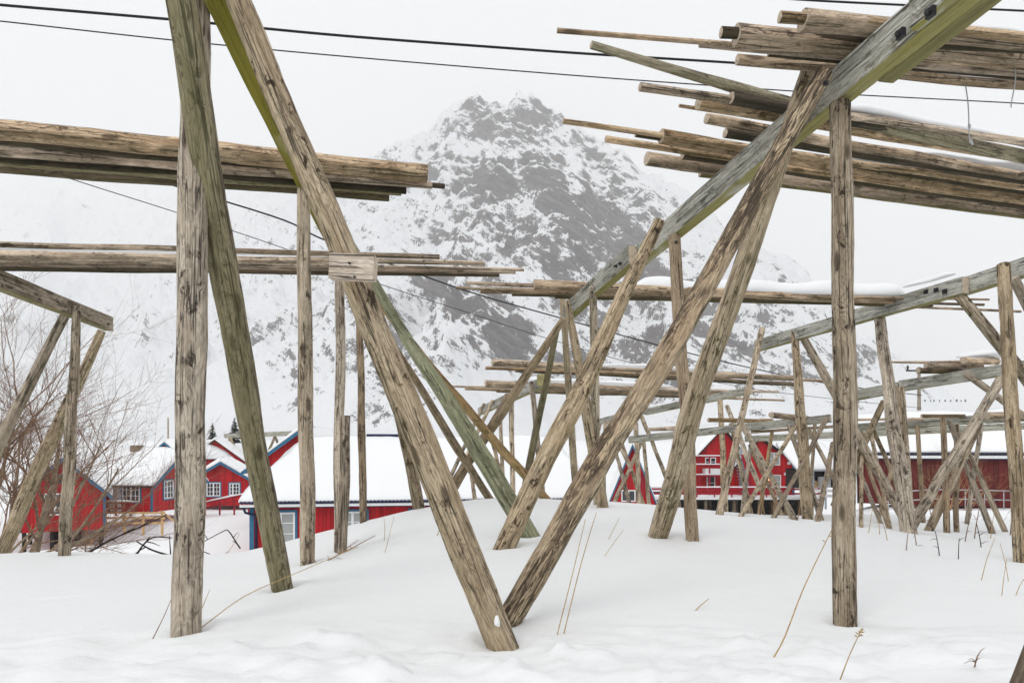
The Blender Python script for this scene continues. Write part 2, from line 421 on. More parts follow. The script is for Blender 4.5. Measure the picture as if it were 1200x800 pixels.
def bolt(parent, p, d=Vector((-1,-.2,0)), s=.03):
    d = d.normalized(); m = frame(d); bm = bmesh.new()
    vs = [bm.verts.new(m@Vector((math.cos(a)*s, math.sin(a)*s, z))) for z in (-.01,.014) for a in [math.pi/4+math.pi/2*k for k in range(4)]]
    for f in ((3,2,1,0),(4,5,6,7),(0,1,5,4),(1,2,6,5),(2,3,7,6),(3,0,4,7)): bm.faces.new([vs[i] for i in f])
    c = [bm.verts.new(m@Vector((math.cos(a)*s*.45, math.sin(a)*s*.45, z))) for z in (.012,.03) for a in [math.pi/3*k for k in range(6)]]
    bm.faces.new(c[6:])
    for k in range(6): bm.faces.new((c[k],c[(k+1)%6],c[6+(k+1)%6],c[6+k]))
    me = bpy.data.meshes.new('bolt'); bm.to_mesh(me); bm.free()
    return link('bolt', me, M['iron'], parent, Matrix.Translation(p))

# ------------------------------------------------------------------ drying racks
RK = 'wooden drying racks standing in the snow'
# --- left foreground rack
ra = empty('drying_rack', P(330,700,5), 'tall grey drying rack at left with a pale board nailed across its thick slanting leg', 'drying rack', RK)
beam(ra, (219,-35,3.55), (398,318,8.6), .22, .15, 'beamm')
leg(ra, (229,-30,3.92,31), (220,738,33), 'leg', name='post')
leg(ra, (209,-25,3.55,35), (330,687,24), 'green', mid=(263,335,None,33))
leg(ra, (266,-30,3.68,29), (587,750,37), 'leg', mid=(462,440,None,30), sink=.3)
leg(ra, (396,262,7.9,9), (621,627,22), 'mint', mid=(446,345,None,13))
leg(ra, (356,222,6.1,15), (360,660,17), 'leg', name='post')
leg(ra, (398,318,8.7,11), (398,644,13), 'leg', name='post')
leg(ra, (421,350,9.9,8), (426,611,9), 'brown', name='post')
ps = lpx('post', [(405,487,7.05,11),(402,600,7.05,12),(401,650,7.05,12)], M['leg'], ra, sink=.5)
leg(ra, (395,300,8.3,7), (572,581,9), 'brown', Yb=11.2, mid=(482,438,None,8))
leg(ra, (416,318,8.2,8), (637,581,10), 'brown', Yb=11.6, mid=(505,432,None,10))
leg(ra, (455,440,9.0,10), (491,596,14), 'leg', mid=(474,510,None,12))
o = beam(ra, (384,331,3.62), (436,333,3.60), .125, .07, 'board', 'nailed_board', off=(0,-.07,0))
for q in ((410,309),(416,325)):
    bolt(ra, P(q[0],q[1],3.505), Vector((0,-1,.05)), .006)
snow_strip('snow_patch', [P(579,728,3.79),P(586,731,3.79)], .06,.05, ra, n=12)
snow_strip('snow_cap', [P(392,305.5,3.57),P(412,304.5,3.57),P(434,305.5,3.57)], .07,.022, ra, n=20)
# --- right main rack
rb = empty('drying_rack', P(800,680,5), 'tall drying rack with a long bolted beam rising to the upper right corner', 'drying rack', RK)
def Y1(y): return 1/(.2326-.1215*(y-118)/245)
beam(rb, (1205,-60,Y1(-60)), (1075,44,Y1(44)), .23, .12, 'beam', off=(-.07,-.02,.01))
beam(rb, (1190,-55,Y1(-55)), (742,314,Y1(318)), .22, .115)
beam(rb, (741,312,Y1(318)-.12), (664,377,Y1(374)), .215, .11, off=(-.06,-.05,0))
beam(rb, (1155,-26,Y1(-26)), (1003,99,Y1(99)), .2, .11, 'beamm', 'splice_plank', off=(.119,0,.003))
for q, Yq in (((1056,40),3.70),((1091,15),3.44)): bolt(rb, P(q[0],q[1],Yq), Vector((-1,-.22,0)), .034)
for q in ((722,312),(727,309)): bolt(rb, P(q[0],q[1],7.35), Vector((-1,-.2,0)), .02)
bolt(rb, P(929,129,4.55), Vector((-.6,-.8,0)), .03)
leg(rb, (984,121,4.3,23), (991,729,26), 'leg', name='post')
leg(rb, (965,86,4.2,22), (600,720,30), 'bark', mid=(803,375,None,25), Yb=4.22)
leg(rb, (948,84,4.42,19), (771,625,23), 'leg', mid=(812,480,None,22))
leg(rb, (790,276,6.55,14), (812,630,15), 'brown', name='post')
leg(rb, (773,259,6.55,13), (592,640,24), 'leg')
leg(rb, (695,336,8.3,9), (700,591,10), 'leg', name='post')
leg(rb, (664,352,8.7,8), (706,593,13), 'leg', mid=(684,459,None,12))
leg(rb, (659,350,9.9,7), (675,574,8), 'leg', Yb=11.6, name='post')
leg(rb, (661,373,9.2,8), (530,570,11), 'brown', Yb=11.3)
leg(rb, (652,388,9.9,7), (614,575,8), 'green', Yb=11.5)
snow_strip('snow_cap', [P(666,362,9.4),P(690,341,8.6)], .09,.05, rb, n=20)
for q in ((771,272,6.42),(694,343,8.2),(967,98,4.08),(666,358,8.6),(792,284,6.45)): bolt(rb, P(*q), Vector((-.2,-1,0)), .016)
# --- right rack
rc = empty('drying_rack', P(1050,640,8), 'grey rack at right whose beam ends in mid air behind the lone round post', 'drying rack', RK)
beam(rc, (1235,311,7.8), (1122,346,8.9), .22, .12, 'beam', off=(.02,.1,0))
beam(rc, (1126,344,8.78), (883,412,13.5), .22, .12)
for q in ((1085,342,9.22),(1097,340,9.1),(1107,341.5,9.0)): bolt(rc, P(*q), Vector((-1,-.3,0)), .04)
leg(rc, (1176,310,7.95,14), (1197,658,16), 'leg', name='post')
leg(rc, (1031,374,10.3,12), (1065,626,18), 'leg', name='post', Yb=8.4, mid=(1045,480,None,14))
leg(rc, (931,387,12.3,8), (947,609,13), 'leg', name='post')
leg(rc, (893,386,13.2,7), (843,603,9), 'leg')
leg(rc, (940,393,12.3,9), (1062,612,11), 'leg', Yb=11.5)
leg(rc, (1124,346,8.9,12), (1262,520,14), 'leg', Yb=8.6)
leg(rc, (1188,326,8.2,11), (1262,470,12), 'leg', Yb=8.4)
leg(rc, (1055,455,9.8,9), (1067,622,10), 'leg', name='post', Yb=9)
snow_strip('snow_cap', [P(1058,336,9.6),P(1090,329,9.3),P(1120,320,9.0)], .1,.05, rc, n=24)
# --- rack behind it
rd = empty('drying_rack', P(1110,622,10.5), 'rack under a snowy stub of poles in front of the dark red barn', 'drying rack', RK)
beam(rd, (1050,459,11.6), (1176,440,10.9), .19, .11)
beam(rd, (985,472,12.2), (1054,459,11.55), .18, .1, off=(0,.1,0))
beam(rd, (1168,442,10.9), (1240,428,10.5), .19, .11, off=(0,.08,0))
leg(rd, (1173,444,10.6,11), (1062,628,12), 'leg', Yb=8.7)
leg(rd, (1147,497,11.2,8), (1088,622,10), 'leg', Yb=10.5)
leg(rd, (1105,490,11.4,6), (1110,623,7), 'brown', name='post')
leg(rd, (1121,498,11.6,5), (1121,622,6), 'brown', name='post')
leg(rd, (1131,437,11.0,8), (1200,488,8), 'leg', Yb=10.6)
leg(rd, (1113,494,11.4,6), (1163,624,7), 'leg')
leg(rd, (1124,506,11.5,5), (1178,623,6), 'leg')
leg(rd, (1036,470,12,7), (990,566,8), 'leg', Yb=12)
# --- middle distance racks
re_ = empty('drying_rack', P(1000,610,12), 'low rack with double beams reaching across the view of the red house on stilts', 'drying rack', RK)
beam(re_, (735,519,17), (971,495,14), .17, .1)
beam(re_, (992,506,13.9), (1159,495,12.9), .16, .1)
beam(re_, (1157,496,12.95), (1240,491,12.6), .16, .1, off=(0,.1,0))
beam(re_, (870,518,15.6), (1215,502,13.8), .14, .1)
for t, b, wd in [((968,491,14,6),(906,607,6),'brown'),((941,485,14.2,6),(868,605,6),'leg'),((948,503,14.4,5),(986,577,5),'leg'),((868,494,15,7),(931,609,8),'leg'),
    ((879,522,15,5),(916,602,5),'leg'),((976,520,14,6),(958,611,7),'brown'),((880,520,15,4),(870,602,5),'leg'),((1010,508,13.8,5),(1009,618,5),'leg'),
    ((1001,498,13.9,5),(1042,619,5),'brown'),((1020,503,13.8,5),(1043,619,5),'leg'),((1002,540,13.9,5),(1032,612,5),'leg'),((1023,503,13.8,5),(1060,590,5),'leg'),((925,500,14.5,5),(962,608,6),'leg'),((905,505,15,4),(890,602,5),'brown'),((856,497,16,4),(880,600,5),'leg'),((1060,500,13.5,5),(1030,606,5),'leg'),((1075,498,13.4,5),(1082,612,5),'brown'),((1150,497,13,5),(1133,614,5),'leg'),((955,497,14.2,4),(948,600,4),'leg')]:
    leg(re_, t, b, wd, Yb=hit(b[0],b[1]) or 13)
# --- far middle rack
rf = empty('drying_rack', P(740,590,18), 'distant rack before the red house with the steep gable', 'drying rack', RK)
beam(rf, (690,500,24), (756,484,21.5), .2, .12)
beam(rf, (755,486,21.5), (879,461,18.5), .2, .12, off=(0,.1,0))
for t, b, wd in [((745,497,20,6),(749,592,6),'leg'),((754,512,20,4),(761,594,5),'leg'),((752,488,20,5),(785,570,5),'leg'),((728,517,21,4),(755,594,5),'leg'),
    ((717,510,22,4),(738,590,5),'leg'),((751,520,20,4),(720,588,5),'leg'),((709,496,22,4),(708,586,4),'leg'),((703,498,22,4),(688,560,4),'leg'),((713,496,22,4),(737,545,4),'leg'),
    ((844,470,19,6),(850,604,7),'leg'),((852,476,19,5),(886,560,6),'leg')]:
    leg(rf, t, b, wd, Yb=16)
# --- rack beyond the crossing legs at the centre
rg = empty('drying_rack', P(600,580,14), 'small rack seen between the crossing legs with a mossy beam end', 'drying rack', RK)
beam(rg, (637,452,14.5), (560,486,21), .22, .14, 'beam', off=(0,0,0))
beam(rg, (628,452,14.6), (639,451,14.4), .24, .14, 'beamm', 'beam_end_block')
for t, b, wd in [((599,462,16,6),(601,581,6),'leg'),((623,448,15,6),(636,581,7),'leg'),((594,463,16,6),(540,560,7),'rodd'),((567,474,19,4),(527,560,5),'leg'),((577,470,19,4),(534,562,5),'leg'),((586,478,18,4),(590,581,5),'leg'),((572,500,18,4),(594,581,5),'leg'),((551,545,18,4),(556,581,5),'leg')]:
    leg(rg, t, b, wd, Yb=14)
# --- rack at the left edge
rh = empty('drying_rack', P(60,645,8.7), 'rack at the left edge with a dark sloping beam over the bare bushes', 'drying rack', RK)
beam(rh, (-40,322,6.6), (133,388,9.2), .19, .11, 'beamd', side=-1)
bolt(rh, P(127,380,9.05), Vector((.3,-1,0)), .015)
leg(rh, (90,359,8.3,9), (76,645,13), 'leg', name='post', Yb=8.4)
leg(rh, (77,368,8.7,10), (-30,580,13), 'leg', Yb=8.6)
leg(rh, (119,388,9.15,9), (3,643,16), 'leg', Yb=9.6)
# --- far rack beyond the houses
ri = empty('drying_rack', P(310,522,70), 'tiny far rack on the snow beyond the plain red gable', 'drying rack', RK)
beam(ri, (262,513,74), (345,510,68), .45, .3)
for t,b in [((270,512,72,3),(262,530,3)),((270,512,72,3),(277,530,3)),((297,511,71,3),(289,530,3)),((297,511,71,3),(304,530,3)),((322,511,70,3),(315,528,3)),((322,511,70,3),(330,528,3)),((340,510,69,3),(334,526,3)),((340,510,69,3),(347,526,3))]:
    leg(ri, t, b, 'leg', Yb=71)
# --- tip of a pole leaning into the corner
tag(lpx('leaning_pole', [(1224,738,2.6,26),(1186,835,2.55,26),(1160,900,2.5,26)], M['rodd']), 'dark pole tip poking into the lower right corner', 'pole')

# ------------------------------------------------------------------ loose poles lying on the beams
def rod(a, b, Z, mat='rod', label=None, group=None, name='loose_pole', dY=0, pts=None, dZ=0):
    """a, b: (px, py, w). Level at height Z: the row on screen gives the distance."""
    sp = []
    for px, py, w in ([a]+(pts or [])+[b]):
        Y = Z*F/(CY-py)+dY; sp.append((px,py,Y,w))
    o = lpx(name, sp, M[mat], sides=16, seg=.12, maxn=60)
    return tag(o, label, 'pole', group)
def ext(a, b, x):                    # continue the line a->b to column x
    t = (x-a[0])/(b[0]-a[0]); return (x, a[1]+t*(b[1]-a[1]), a[2]+(b[2]-a[2])*t)
def pole_set(rows, Z, group, xr=1290, xl=None):
    for k, (a, b, mat, lab, *rest) in enumerate(rows):
        aa = ext(a,b,xl) if xl is not None and a[0] <= 0 else a
        bb = ext(a,b,xr) if b[0] >= 1200 else b
        rod(aa, bb, Z+(rest[0] if rest else 0), mat, lab, group)
GB = 'poles resting on the left rack at the upper left'
pole_set([((0,152,23),(500,203.5,21),'rod','thick pale pole on top of the upper left bundle with a clean sawn end'),
  ((0,165,9),(521,218.5,6),'shaded','thin tipped dark seam-shade pole just below the thick one in the upper left bundle',-.05),
  ((0,177,14),(506,217.5,8),'rod','pole squeezed in the middle of the upper left bundle',-.09),
  ((0,186,8),(476,223,9),'shaded','dark seam-shade pole ending second shortest in the upper left bundle',-.09),
  ((0,191,9),(470,226,7),'green','greenish pole near the bottom of the upper left bundle',-.11),
  ((0,199,9),(456,231,10),'rodd','lowest pole of the upper left bundle with the shortest end',-.11)],2.74,GB,xl=-170)
GC = 'poles resting on the left rack above the board'
pole_set([((0,286,7),(515,301,6),'rod','thin pole lying at the back of the lower left bundle behind a line of snow'),
  ((0,298,13),(568,308.5,5),'rod','thick brown pole topped with snow in the lower left bundle'),
  ((0,303,5),(614,316,4),'rod','longest pole of the lower left bundle reaching furthest to the right'),
  ((0,307,10),(604,319,4),'rod','pole with a needle thin tip under the longest one of the lower left bundle'),
  ((0,314,7),(585,322,5),'shaded','dark seam-shade pole at the very bottom of the lower left bundle')],2.16,GC,xl=-150)
snow_strip('snow_layer', [P(-120,287.5,7.15),P(0,290,7.25),P(250,296,7.4),P(440,300,7.6),P(515,302,7.65)], .13,.04, None, 'thin white snow line between the poles of the lower left bundle', n=90)
GD = 'poles of the topmost bundle at the upper right'
pole_set([((914,20,13),(1200,43,11),'rod','round pole end showing behind the thick stub at the top of the upper right bundle'),
  ((941,24,25),(1200,51,15),'rod','thick stub of pole lying on top of the uppermost right bundle'),
  ((845,38,13),(1200,60,6),'shaded','seam-shade pole with a dark end hidden behind the thick pole of the top right bundle'),
  ((863,41,26),(1200,69,15),'rod','thickest pole of the top right bundle with a pale round sawn end'),
  ((653,36,6),(1200,79,6),'rod','long thin pole reaching furthest left from the top right bundle'),
  ((820,51,9),(1200,86,9),'rod','slim grey pole directly under the thickest pole of the top right bundle'),
  ((900,64,5),(1200,92.5,5),'shaded','pole added as dark seam second from the bottom of the top right bundle'),
  ((864,70,13),(1200,100,10),'rod','lowest pole of the top right bundle')],2.52,GD)
GE = 'poles of the middle right bundle'
o = lpx('loose_pole',[(693,53,4.45,9),(745,66,4.5,11),(820,91,4.75,14),(905,117,5.0,16),(985,136,5.15,15),(1070,155,5.35,15),(1180,182,5.6,15),(1290,202,5.8,14)],M['green'],sides=16,maxn=70)
tag(o,'curved mossy pole sagging down to the right from a tip at the upper centre','pole',GE)
pole_set([((750,102,10),(1200,166,8),'rod','pole with a chewed end lying under the curved mossy pole'),
  ((857,115,15),(1200,181,7),'shaded','dark seam-shade pole with a round end tucked below the curved mossy pole'),
  ((818,121,15),(1200,187,8),'rod','pole with a yellowish broken end in the middle right bundle'),
  ((796,124,4),(1200,184,8),'rod','thin pointed stick beside the pole with the yellowish end'),
  ],2.5,GE)
GF = 'poles of the lower right bundle'
pole_set([((828,139,12),(1200,206,10),'rod','topmost pole of the lower right bundle under the snowy gap'),
  ((850,156,11),(1200,212.5,7),'shaded','short ended dark seam-shade pole close to the beam at the top of the lower right bundle'),
  ((660,142,6),(1200,219,9),'rod','long thin pole reaching furthest left from the lower right bundle'),
  ((745,157,7),(1200,225,6),'shaded','slim dark seam-shade pole partly hidden behind the thick one in the lower right bundle'),
  ((775,160,17),(1200,231,9),'rod','thick pole with a sawn round end in the lower right bundle'),
  ((710,163,8),(1200,237,8),'rod','grey thin pole second in reach in the lower right bundle'),
  ((800,181,11),(1200,242,6),'shaded','dark seam-shade pole wedged above the lowest thick pole of the lower right bundle'),
  ((758,186,16),(1200,248,10),'rod','thick low pole with a dark stained end in the lower right bundle'),
  ((820,204,7),(1200,254,6),'green','lowest mossy pole of the lower right bundle')],2.5,GF)
snow_strip('snow_layer', [P(988,126,5.1),P(1070,143,5.3),P(1130,156,5.5),P(1210,170,5.7),P(1290,190,5.9)], .13,.05, None, 'snow lying along the top of the middle right bundle', n=60)
for nm, pts, wd in (('unseen snow added over the lower right bundle to shade its gaps',[(990,197,6.15),(1120,213,6.45),(1290,232,6.9)],.75),('unseen snow added over the uppermost right bundle to shade its gaps',[(1085,62,4.4),(1180,70,4.5),(1290,80,4.6)],.42),
    ('unseen snow added behind the thick pole to shade the upper left bundle',[(-160,156,5.75),(0,178,6.1),(480,222,6.9)],.55)):
    snow_strip('snow_layer', [P(a,b,c)+Vector((0,0,.075)) for a,b,c in pts], wd,.07, None, nm, n=60)  # unseen snow added to block sky light and darken the gaps below
GG = 'poles of the bundle lying between the two right racks'
pole_set([((626,333.5,13),(1046,352,9),'rod','thick pole with a blunt left end under the long snow layer'),
  ((563,340,8),(1159,351,2.5),'rod','long pole with a short left overhang below the blunt ended one'),
  ((546,331.5,4),(700,336.5,6),'rod','thin short pole pointing left above the others in the long snowy bundle'),
  ((534,337,3.5),(1196,365,3),'rod','thinnest pole reaching furthest left and right in the long snowy bundle'),
  ((600,344,6),(1153,357,3),'rodd','dark pole along the bottom of the long snowy bundle'),
  ((650,347,6),(1092,357,6),'rodd','lowest dark pole of the long snowy bundle ending by the right beam')],2.2,GG)
snow_strip('snow_layer', [P(735,341,9.35),P(800,342,9.45),P(900,344.5,9.65),P(980,347,9.8),P(1062,349,9.95)], .36,.19, None, 'thick white snow layer on the long bundle between the right racks', n=70)
GH = 'poles of the far upper bundle behind the crossed legs'
pole_set([((577,424.5,9),(932,443,6),'rod','thick pole on top of the far upper bundle'),
  ((569,431,4),(976,446.5,3),'rod','thin pole with the longest tip in the far upper bundle'),
  ((604,433,6),(930,450,5),'rodd','dark lower pole of the far upper bundle')],1.75,GH)
snow_strip('snow_layer', [P(700,428,13.9),P(760,430,14),P(850,435,14.2)], .3,.06, None, 'snow on the far upper bundle of poles', n=30)
GI = 'poles of the far lower bundle behind the crossed legs'
pole_set([((569,449,8),(862,461,9),'rod','pale thick pole in the far lower bundle'),
  ((523,452.5,2.5),(912,459,3),'rod','thin pole with the leftmost tip in the far lower bundle'),
  ((545,455,4),(919,469,2.5),'rod','thin pole at the bottom of the far lower bundle'),
  ((582,457,6),(856,464,6),'rodd','dark pole under the pale one in the far lower bundle')],1.85,GI)
snow_strip('snow_layer', [P(600,445,17.6),P(700,449,17.8),P(790,453,18)], .45,.09, None, 'snow on the far lower bundle of poles', n=30)
GJ = 'short poles on the rack before the dark red barn'
for sp, mt, lab in [([(1129,422,10.3,8),(1168,423.5,11.6,8)],'rod','thick short pole with a round end over the barn side rack'),
   ([(1085,428,10.8,6),(1150,430,11.6,7)],'rod','middle short pole of the small pile over the barn side rack'),
   ([(1043,424,12,2.5),(1132,424,11.8,4)],'rod','thin stick pointing left from the small pile over the barn side rack'),
   ([(1076,434,11,7),(1130,434,11.5,8)],'rodd','dark lowest pole of the small pile over the barn side rack')]:
    tag(lpx('loose_pole', sp, M[mt], sides=12, seg=.12), lab, 'pole', GJ)
snow_strip('snow_layer', [P(1128,418,11),P(1148,416,11.2),P(1172,419,11.5)], .5,.1, None, 'snow cap on the small pile of short poles by the barn', n=24)
GK = 'single poles lying on the low double beam rack'
for sp, mt, lab in [([(904,486,12.6,7),(945,490,14.4,7)],'rod','short stub of pole on the low beam left of the lone round post'),
   ([(830,492,15,5),(905,493,15.6,5)],'brown','brown pole with a dark end above the red house roof'),
   ([(760,503,18,4),(795,502,18.6,6)],'rod','short pole lying where the far beams overlap'),
   ([(990,492,13,3),(1160,489,13.6,4)],'rod','long thin pole lying along the low beam right of the lone round post'),
   ([(1157,487,12.4,9),(1240,486,12.6,9)],'rod','pale pole at the right edge beside the last post'),
   ([(880,506,15,3.5),(985,499,14.6,3.5)],'brown','thin brown pole lying between the two low beams'),
   ([(1080,487,12.6,4),(1130,487,12.8,4)],'rodd','short dark stick on the low beam before the barn')]:
    tag(lpx('loose_pole', sp, M[mt], sides=12, seg=.12), lab, 'pole', GK)
# strings hanging from the right bundles
for k,(a,b,Y,lab) in enumerate([((1131,98),(1138,168),4.5,'grey string hanging with a knot from the top right bundle'),((1190,80),(1186,126),4.4,'short frayed string hanging near the right edge')]):
    n = 8; pts = [P(a[0]+(b[0]-a[0])*t+1.2*math.sin(t*5), a[1]+(b[1]-a[1])*t, Y) for t in [i/n for i in range(n+1)]]
    m = MB(); m.tube(pts,[.004]*(n+1),5)
    if k == 0: m.tube([P(1135.5,145,Y),P(1136,148,Y),P(1136.5,151,Y)],[.004,.010,.004],6); m.tube([P(1137,163,Y),P(1140,170,Y)],[.01,.006],6)
    tag(m.build('string', M['cord'], loc=pts[0]), lab, 'string')

# ------------------------------------------------------------------ overhead cables
def cable(pts, Y, r, lab):
    ys = Y if isinstance(Y, (list,tuple)) else [Y]*len(pts)
    w = [P(p[0],p[1],y) for p,y in zip(pts,ys)]; n = 60
    ts = np.linspace(0, len(w)-1, n); q = []
    for t in ts:       # Catmull-Rom
        i = min(int(t), len(w)-2); f = t-i
        a = w[max(i-1,0)]; b = w[i]; c = w[i+1]; d = w[min(i+2,len(w)-1)]
        q.append(.5*((2*b)+(c-a)*f+(2*a-5*b+4*c-d)*f*f+(3*b-a-3*c+d)*f**3))
    tag(MB().tube(q,[r]*n,6).build('power_cable', M['wire'], loc=q[0]), lab, 'cable', 'overhead cables')
cable([(-150,-8),(0,6),(200,23),(400,42),(600,57),(700,64),(862,74),(1000,84),(1200,98),(1350,110)],[9,9.2,9.5,9.8,10.1,10.3,10.6,10.9,11.3,11.6],.0175,'thick black cable running across the top of the picture under the sky')
cable([(-150,10),(0,25),(200,47),(400,66),(640,86),(800,98),(930,107),(1006,111.5),(1200,121.5),(1350,130)],[9.5,9.7,10,10.3,10.7,10.9,11.1,11.3,11.6,12],.009,'thin cable just below the thick black one')
cable([(860,-7),(940,0),(1075,7),(1200,13),(1350,20)],[10,10,10.2,10.4,10.6],.015,'cable crossing the upper right corner behind the big beam')
cable([(60,165),(190,213),(330,257),(380,281),(490,321),(560,345),(655,372),(770,404),(880,431),(975,450),(1080,463)],[13,14,15,15.5,17,18,19,21,23,25,29],.018,'black cable sagging in front of the mountain')
cable([(-60,160),(75,207),(210,250),(330,290),(440,331),(560,370),(640,396),(760,430),(900,458),(1080,478)],[15,16,18,19,20,22,23,25,28,33],.011,'thin cable below the sagging black one in front of the mountain')
# ------------------------------------------------------------------ buildings
def snow_slab(a, b, c, d, th, parent=None, name='roof_snow', free=(1,1,1,1), res=.25, mat='snow', loc=None):
    """Snow on the quad a-b-c-d (a-b eave, d-c ridge); free edges (ab, bc, cd, da) round off."""
    a,b,c,d = map(Vector,(a,b,c,d)); nu = max(6,min(90,int((b-a).length/res))); nv = max(5,min(40,int((d-a).length/res)))
    so = R.uniform(0,99); bm = bmesh.new(); top = []; bot = []
    for j in range(nv+1):
        v = j/nv; rt = []; rb_ = []
        for i in range(nu+1):
            u = i/nu; p = (a*(1-u)+b*u)*(1-v)+(d*(1-u)+c*u)*v
            e = 1.
            for fl, t, n in ((free[0],v,nv),(free[1],1-u,nu),(free[2],1-v,nv),(free[3],u,nu)):
                if fl: e = min(e, math.sqrt(min(1, t*n/2.5+.12)))
            h = th*e*(.9+.35*noise.noise((p.x*.55+so,p.y*.55,0))+.12*noise.noise((p.x*2+so,p.y*2,4)))
            rt.append(bm.verts.new(p+Vector((0,0,h)))); rb_.append(bm.verts.new(p+Vector((0,0,.004))))
        top.append(rt); bot.append(rb_)
    for j in range(nv):
        for i in range(nu):
            bm.faces.new((top[j][i],top[j][i+1],top[j+1][i+1],top[j+1][i])).smooth = True
            bm.faces.new((bot[j][i],bot[j+1][i],bot[j+1][i+1],bot[j][i+1]))
    def side(t, q):
        for k in range(len(t)-1): bm.faces.new((t[k],q[k],q[k+1],t[k+1])).smooth = True
    side(top[0],bot[0]); side(top[-1][::-1],bot[-1][::-1]); side([r[0] for r in top][::-1],[r[0] for r in bot][::-1]); side([r[-1] for r in top],[r[-1] for r in bot])
    bmesh.ops.remove_doubles(bm, verts=bm.verts, dist=1e-5); bmesh.ops.recalc_face_normals(bm, faces=bm.faces)
    if loc is not None: bmesh.ops.translate(bm, vec=-Vector(loc), verts=bm.verts)
    me = bpy.data.meshes.new(name); bm.to_mesh(me); bm.free()
    o = link(name, me, M[mat], parent)
    if loc is not None: o.location = loc
    return o
def fbox(mb, face, W, u0,u1,o0,o1,z0,z1):
    if face == 'front': mb.box(u0,u1,-o1,-o0,z0,z1)
    elif face == 'right': mb.box(W/2+o0,W/2+o1,u0,u1,z0,z1)
    else: mb.box(-W/2-o1,-W/2-o0,u0,u1,z0,z1)
def window(house, face, W, u, z, w, h, cols=2, rows=3, trim='white', casing=None, pane='glass', name='window'):
    m = MB(); t = .07
    if casing:
        c = MB(); ct = .09
        for q in ((u-w/2-ct,u+w/2+ct,z+h,z+h+ct),(u-w/2-ct,u+w/2+ct,z-ct,z),(u-w/2-ct,u-w/2,z,z+h),(u+w/2,u+w/2+ct,z,z+h)): fbox(c,face,W,q[0],q[1],.001,.05,q[2],q[3])
        cs = c.build('casing', M[casing], house)
    for q in ((u-w/2,u+w/2,z+h-t,z+h),(u-w/2,u+w/2,z,z+t),(u-w/2,u-w/2+t,z+t,z+h-t),(u+w/2-t,u+w/2,z+t,z+h-t)): fbox(m,face,W,q[0],q[1],.002,.06,q[2],q[3])
    for i in range(1,cols):
        x = u-w/2+w*i/cols; tt = .05 if (cols == 2 or i == cols//2) else .02; fbox(m,face,W,x-tt,x+tt,.003,.055,z+t,z+h-t)
    for i in range(1,rows):
        y = z+h*i/rows; fbox(m,face,W,u-w/2+t,u+w/2-t,.004,.05,y-.018,y+.018)
    fo = m.build(name, M[trim], house)
    p = MB(); fbox(p,face,W,u-w/2+t*.6,u+w/2-t*.6,.001,.018,z+t*.6,z+h-t*.6); p.build('pane', M[pane], fo)
    return fo
def house(name, label, px, py, Y, yaw, W, D, h, rise, ridge='y', wall='red', trim='blue', snow_t=.35, over=.35, corner=True, cat='house', zb=0, barge=.16, roofmat='dark', group=None):
    H = empty(name, P(px,py,Y), label, cat, group, yaw); wm = MB(); rt = .09; o = over
    if ridge == 'y':
        wm.solid([(-W/2,0,zb),(W/2,0,zb),(W/2,0,h),(0,0,h+rise),(-W/2,0,h)],(0,D,0))
        k = rise/(W/2)
        for s in (-1,1):
            e = Vector((s*(W/2+o),-o,h-k*o)); r = Vector((0,-o,h+rise)); up = Vector((0,0,.03))
            rf = MB().solid([e+up,r+up,r+up+Vector((0,0,rt)),e+up+Vector((0,0,rt))],(0,D+2*o,0)).build('roof', M[roofmat], H)
            z1 = Vector((0,0,.03+rt+.003)); dv = Vector((0,D+2*o,0))
            if s > 0: snow_slab(e+z1, e+z1+dv, r+z1+dv, r+z1, snow_t, rf, free=(1,1,0,1))
            else: snow_slab(e+z1+dv, e+z1, r+z1, r+z1+dv, snow_t, rf, free=(1,1,0,1))
            if barge: MB().solid([e+Vector((0,-.045,-.10)),r+Vector((0,-.045,-.10)),r+Vector((0,-.045,.10)),e+Vector((0,-.045,.10))],(0,.04,0)).build('barge_board', M[trim], H)
    else:
        wm.solid([(-W/2,0,zb),(-W/2,D,zb),(-W/2,D,h),(-W/2,D/2,h+rise),(-W/2,0,h)],(W,0,0))
        k = rise/(D/2)
        for s in (-1,1):
            ey = -o if s < 0 else D+o
            e = Vector((-W/2-o,ey,h-k*o)); r = Vector((-W/2-o,D/2,h+rise)); up = Vector((0,0,.03)); dv = Vector((W+2*o,0,0))
            rf = MB().solid([e+up,r+up,r+up+Vector((0,0,rt)),e+up+Vector((0,0,rt))],dv).build('roof', M[roofmat], H)
            z1 = Vector((0,0,.03+rt+.003))
            if s < 0: snow_slab(e+z1, e+z1+dv, r+z1+dv, r+z1, snow_t, rf, free=(1,1,0,1))
            else: snow_slab(e+z1+dv, e+z1, r+z1, r+z1+dv, snow_t, rf, free=(1,1,0,1))
            if barge:
                for x in (-W/2-o-.04, W/2+o): MB().solid([(x,ey,h-k*o-.1),(x,D/2,h+rise-.1),(x,D/2,h+rise+.1),(x,ey,h-k*o+.1)],(.04,0,0)).build('barge_board', M[trim], H)
    wm.build('wall', M[wall], H)
    if corner:
        for s in (-1,1):
            x = s*W/2; MB().box(x-.09 if s > 0 else x-.025, x+.025 if s > 0 else x+.09, -.025, .09, zb, h-.05).build('corner_board', M[trim], H)
    return H
